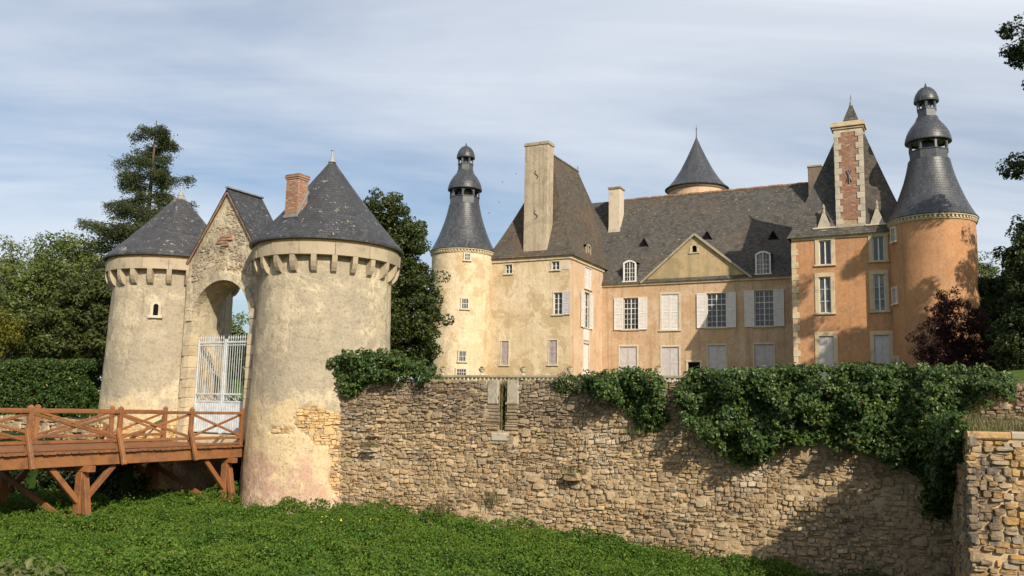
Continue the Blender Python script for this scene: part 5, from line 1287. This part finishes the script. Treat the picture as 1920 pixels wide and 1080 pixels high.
# ------------------------------------------------------------------ weeds of the moat floor
def weeds(n):
    X = rng.uniform(-16.5, 11, int(n*1.9)); Y = rng.uniform(14, 31.5, int(n*1.9))
    keep = (np.abs(X) < Y*.64+1.5)
    s = (X-W0.x)*WT.x+(Y-W0.y)*WT.y; dW = (X-W0.x)*WN_.x+(Y-W0.y)*WN_.y
    keep &= (dW > -.05) | (s < -1.2); keep &= ((X-T2.x)**2+(Y-T2.y)**2 > 2.45**2)
    keep &= ~((s < -1.2) & (Y > 30.5-.0*X)); X, Y = X[keep][:n], Y[keep][:n]; n = len(X)
    H = np.array([.16+.30*max(0, .45+noise.noise(Vector((x*.7, y*.7, 3)))*1.1)+.24*noise.noise(Vector((x*2.0, y*2.0, 6)))+.08*noise.noise(Vector((x*5, y*5, 2))) for x, y in zip(X, Y)])
    H += .25*np.exp(-np.maximum(0, ((X-W0.x)*WN_.x+(Y-W0.y)*WN_.y))*1.6)
    Zf = np.array([floor_z(x, y) for x, y in zip(X, Y)]); Z = Zf+H*(1-rng.random(n)**2*.75)
    N_ = unit(n)*1.0+np.array([0, -.15, .5]); big = np.array([.5+noise.noise(Vector((x*.35, y*.35, 12))) for x, y in zip(X, Y)]); sz = .06+.065*np.clip(big, 0, 1)*rng.random(n)**.5; C = [np.stack([X, Y, Z], 1)]; NN = [N_]; SS = [sz]; k = 0
    for x, y in zip(X[:60000], Y[:60000]):          # upright nettle stalks in patches
        d = (x-W0.x)*WN_.x+(y-W0.y)*WN_.y; sc = (x-W0.x)*WT.x+(y-W0.y)*WT.y
        if noise.noise(Vector((x*.8, y*.8, 21)))+(.35*math.exp(-d*2) if d > 0 and sc > -1 else 0) < .20 or rng.random() > .11: continue
        h = rng.uniform(.34, .72); z0 = floor_z(x, y); m_ = 16; u = np.linspace(.3, 1, m_); a = rng.uniform(0, 6.28)+np.arange(m_)*2.4; r = (1.15-u)*.13
        lx, ly = rng.normal(0, .05, 2); C.append(np.stack([x+lx*u+r*np.cos(a), y+ly*u+r*np.sin(a), z0+h*u], 1)); NN.append(np.stack([np.cos(a)*.7, np.sin(a)*.7, np.full(m_, .8)], 1)); SS.append(.05+.07*(1.1-u))
    return leaf_mesh('weeds', np.concatenate(C), np.concatenate(NN), np.concatenate(SS), L_weed, 1.9, .35)
tag(link('weeds', weeds(300000)), 'low green nettles and weeds covering the moat floor', 'weeds', kind='stuff')
C = np.array([W0+WT*3.2+WN_*3.9]*14)+rng.normal(size=(14, 3))*np.array([.35, .35, .04]); C[:, 2] += -1.55
fl = thing('flowers', 'few small yellow flowers among the weeds below the wall', 'flowers', tuple(C[0])); m = Mat('petal', .6); m.col((.7, .5, .03)); tag(link('petals', leaf_mesh('petals', C-C[0], unit(14)+np.array([0, -.5, 1]), .04, m.m, 1.1), fl), kind='stuff')
hedge('shrub', 'pale green bush in the bottom left corner on the near bank', 'shrub', [((-2.45, 4.0, .12), (.38, .3, .38), 0)], L_pale, 420, .055, (-2.45, 4.0, -.3), 34, .09)

# ------------------------------------------------------------------ a few swallows round the roofs
bmk = MB(); bmk.tube([(-.09, 0, 0), (-.03, 0, .005), (.05, 0, .01), (.09, 0, 0)], [.004, .024, .022, .004], 6)
for sg in (-1, 1):
    bmk.poly(((.04, sg*.015, .01), (-.02, sg*.015, .01), (-.02, sg*.10, .05), (.03, sg*.09, .05))); bmk.poly(((.03, sg*.09, .05), (-.02, sg*.10, .05), (-.09, sg*.20, .03)))
bmk.poly(((-.08, .0, 0), (-.17, .03, 0), (-.12, 0, 0))); bmk.poly(((-.08, .0, 0), (-.12, 0, 0), (-.17, -.03, 0)))
bme = bmk.mesh('bird', M_black)
for x, y, z in ((.75, 60, 18.9), (.1, 58, 17.2), (-.8, 58, 16.6), (-1.0, 58, 15.2), (-1.7, 60, 14.9), (1.75, 60, 20.0)):
    o = link('swallow', bme, None, (x, y, z)); o.scale = (.7, .7, .7); o.rotation_euler = (q.uniform(-.5, .5), q.uniform(-.4, .4), q.uniform(0, 6)); tag(o, 'tiny dark swallow flying beside the tall chimney', 'bird', 'swallows round the left pavilion')
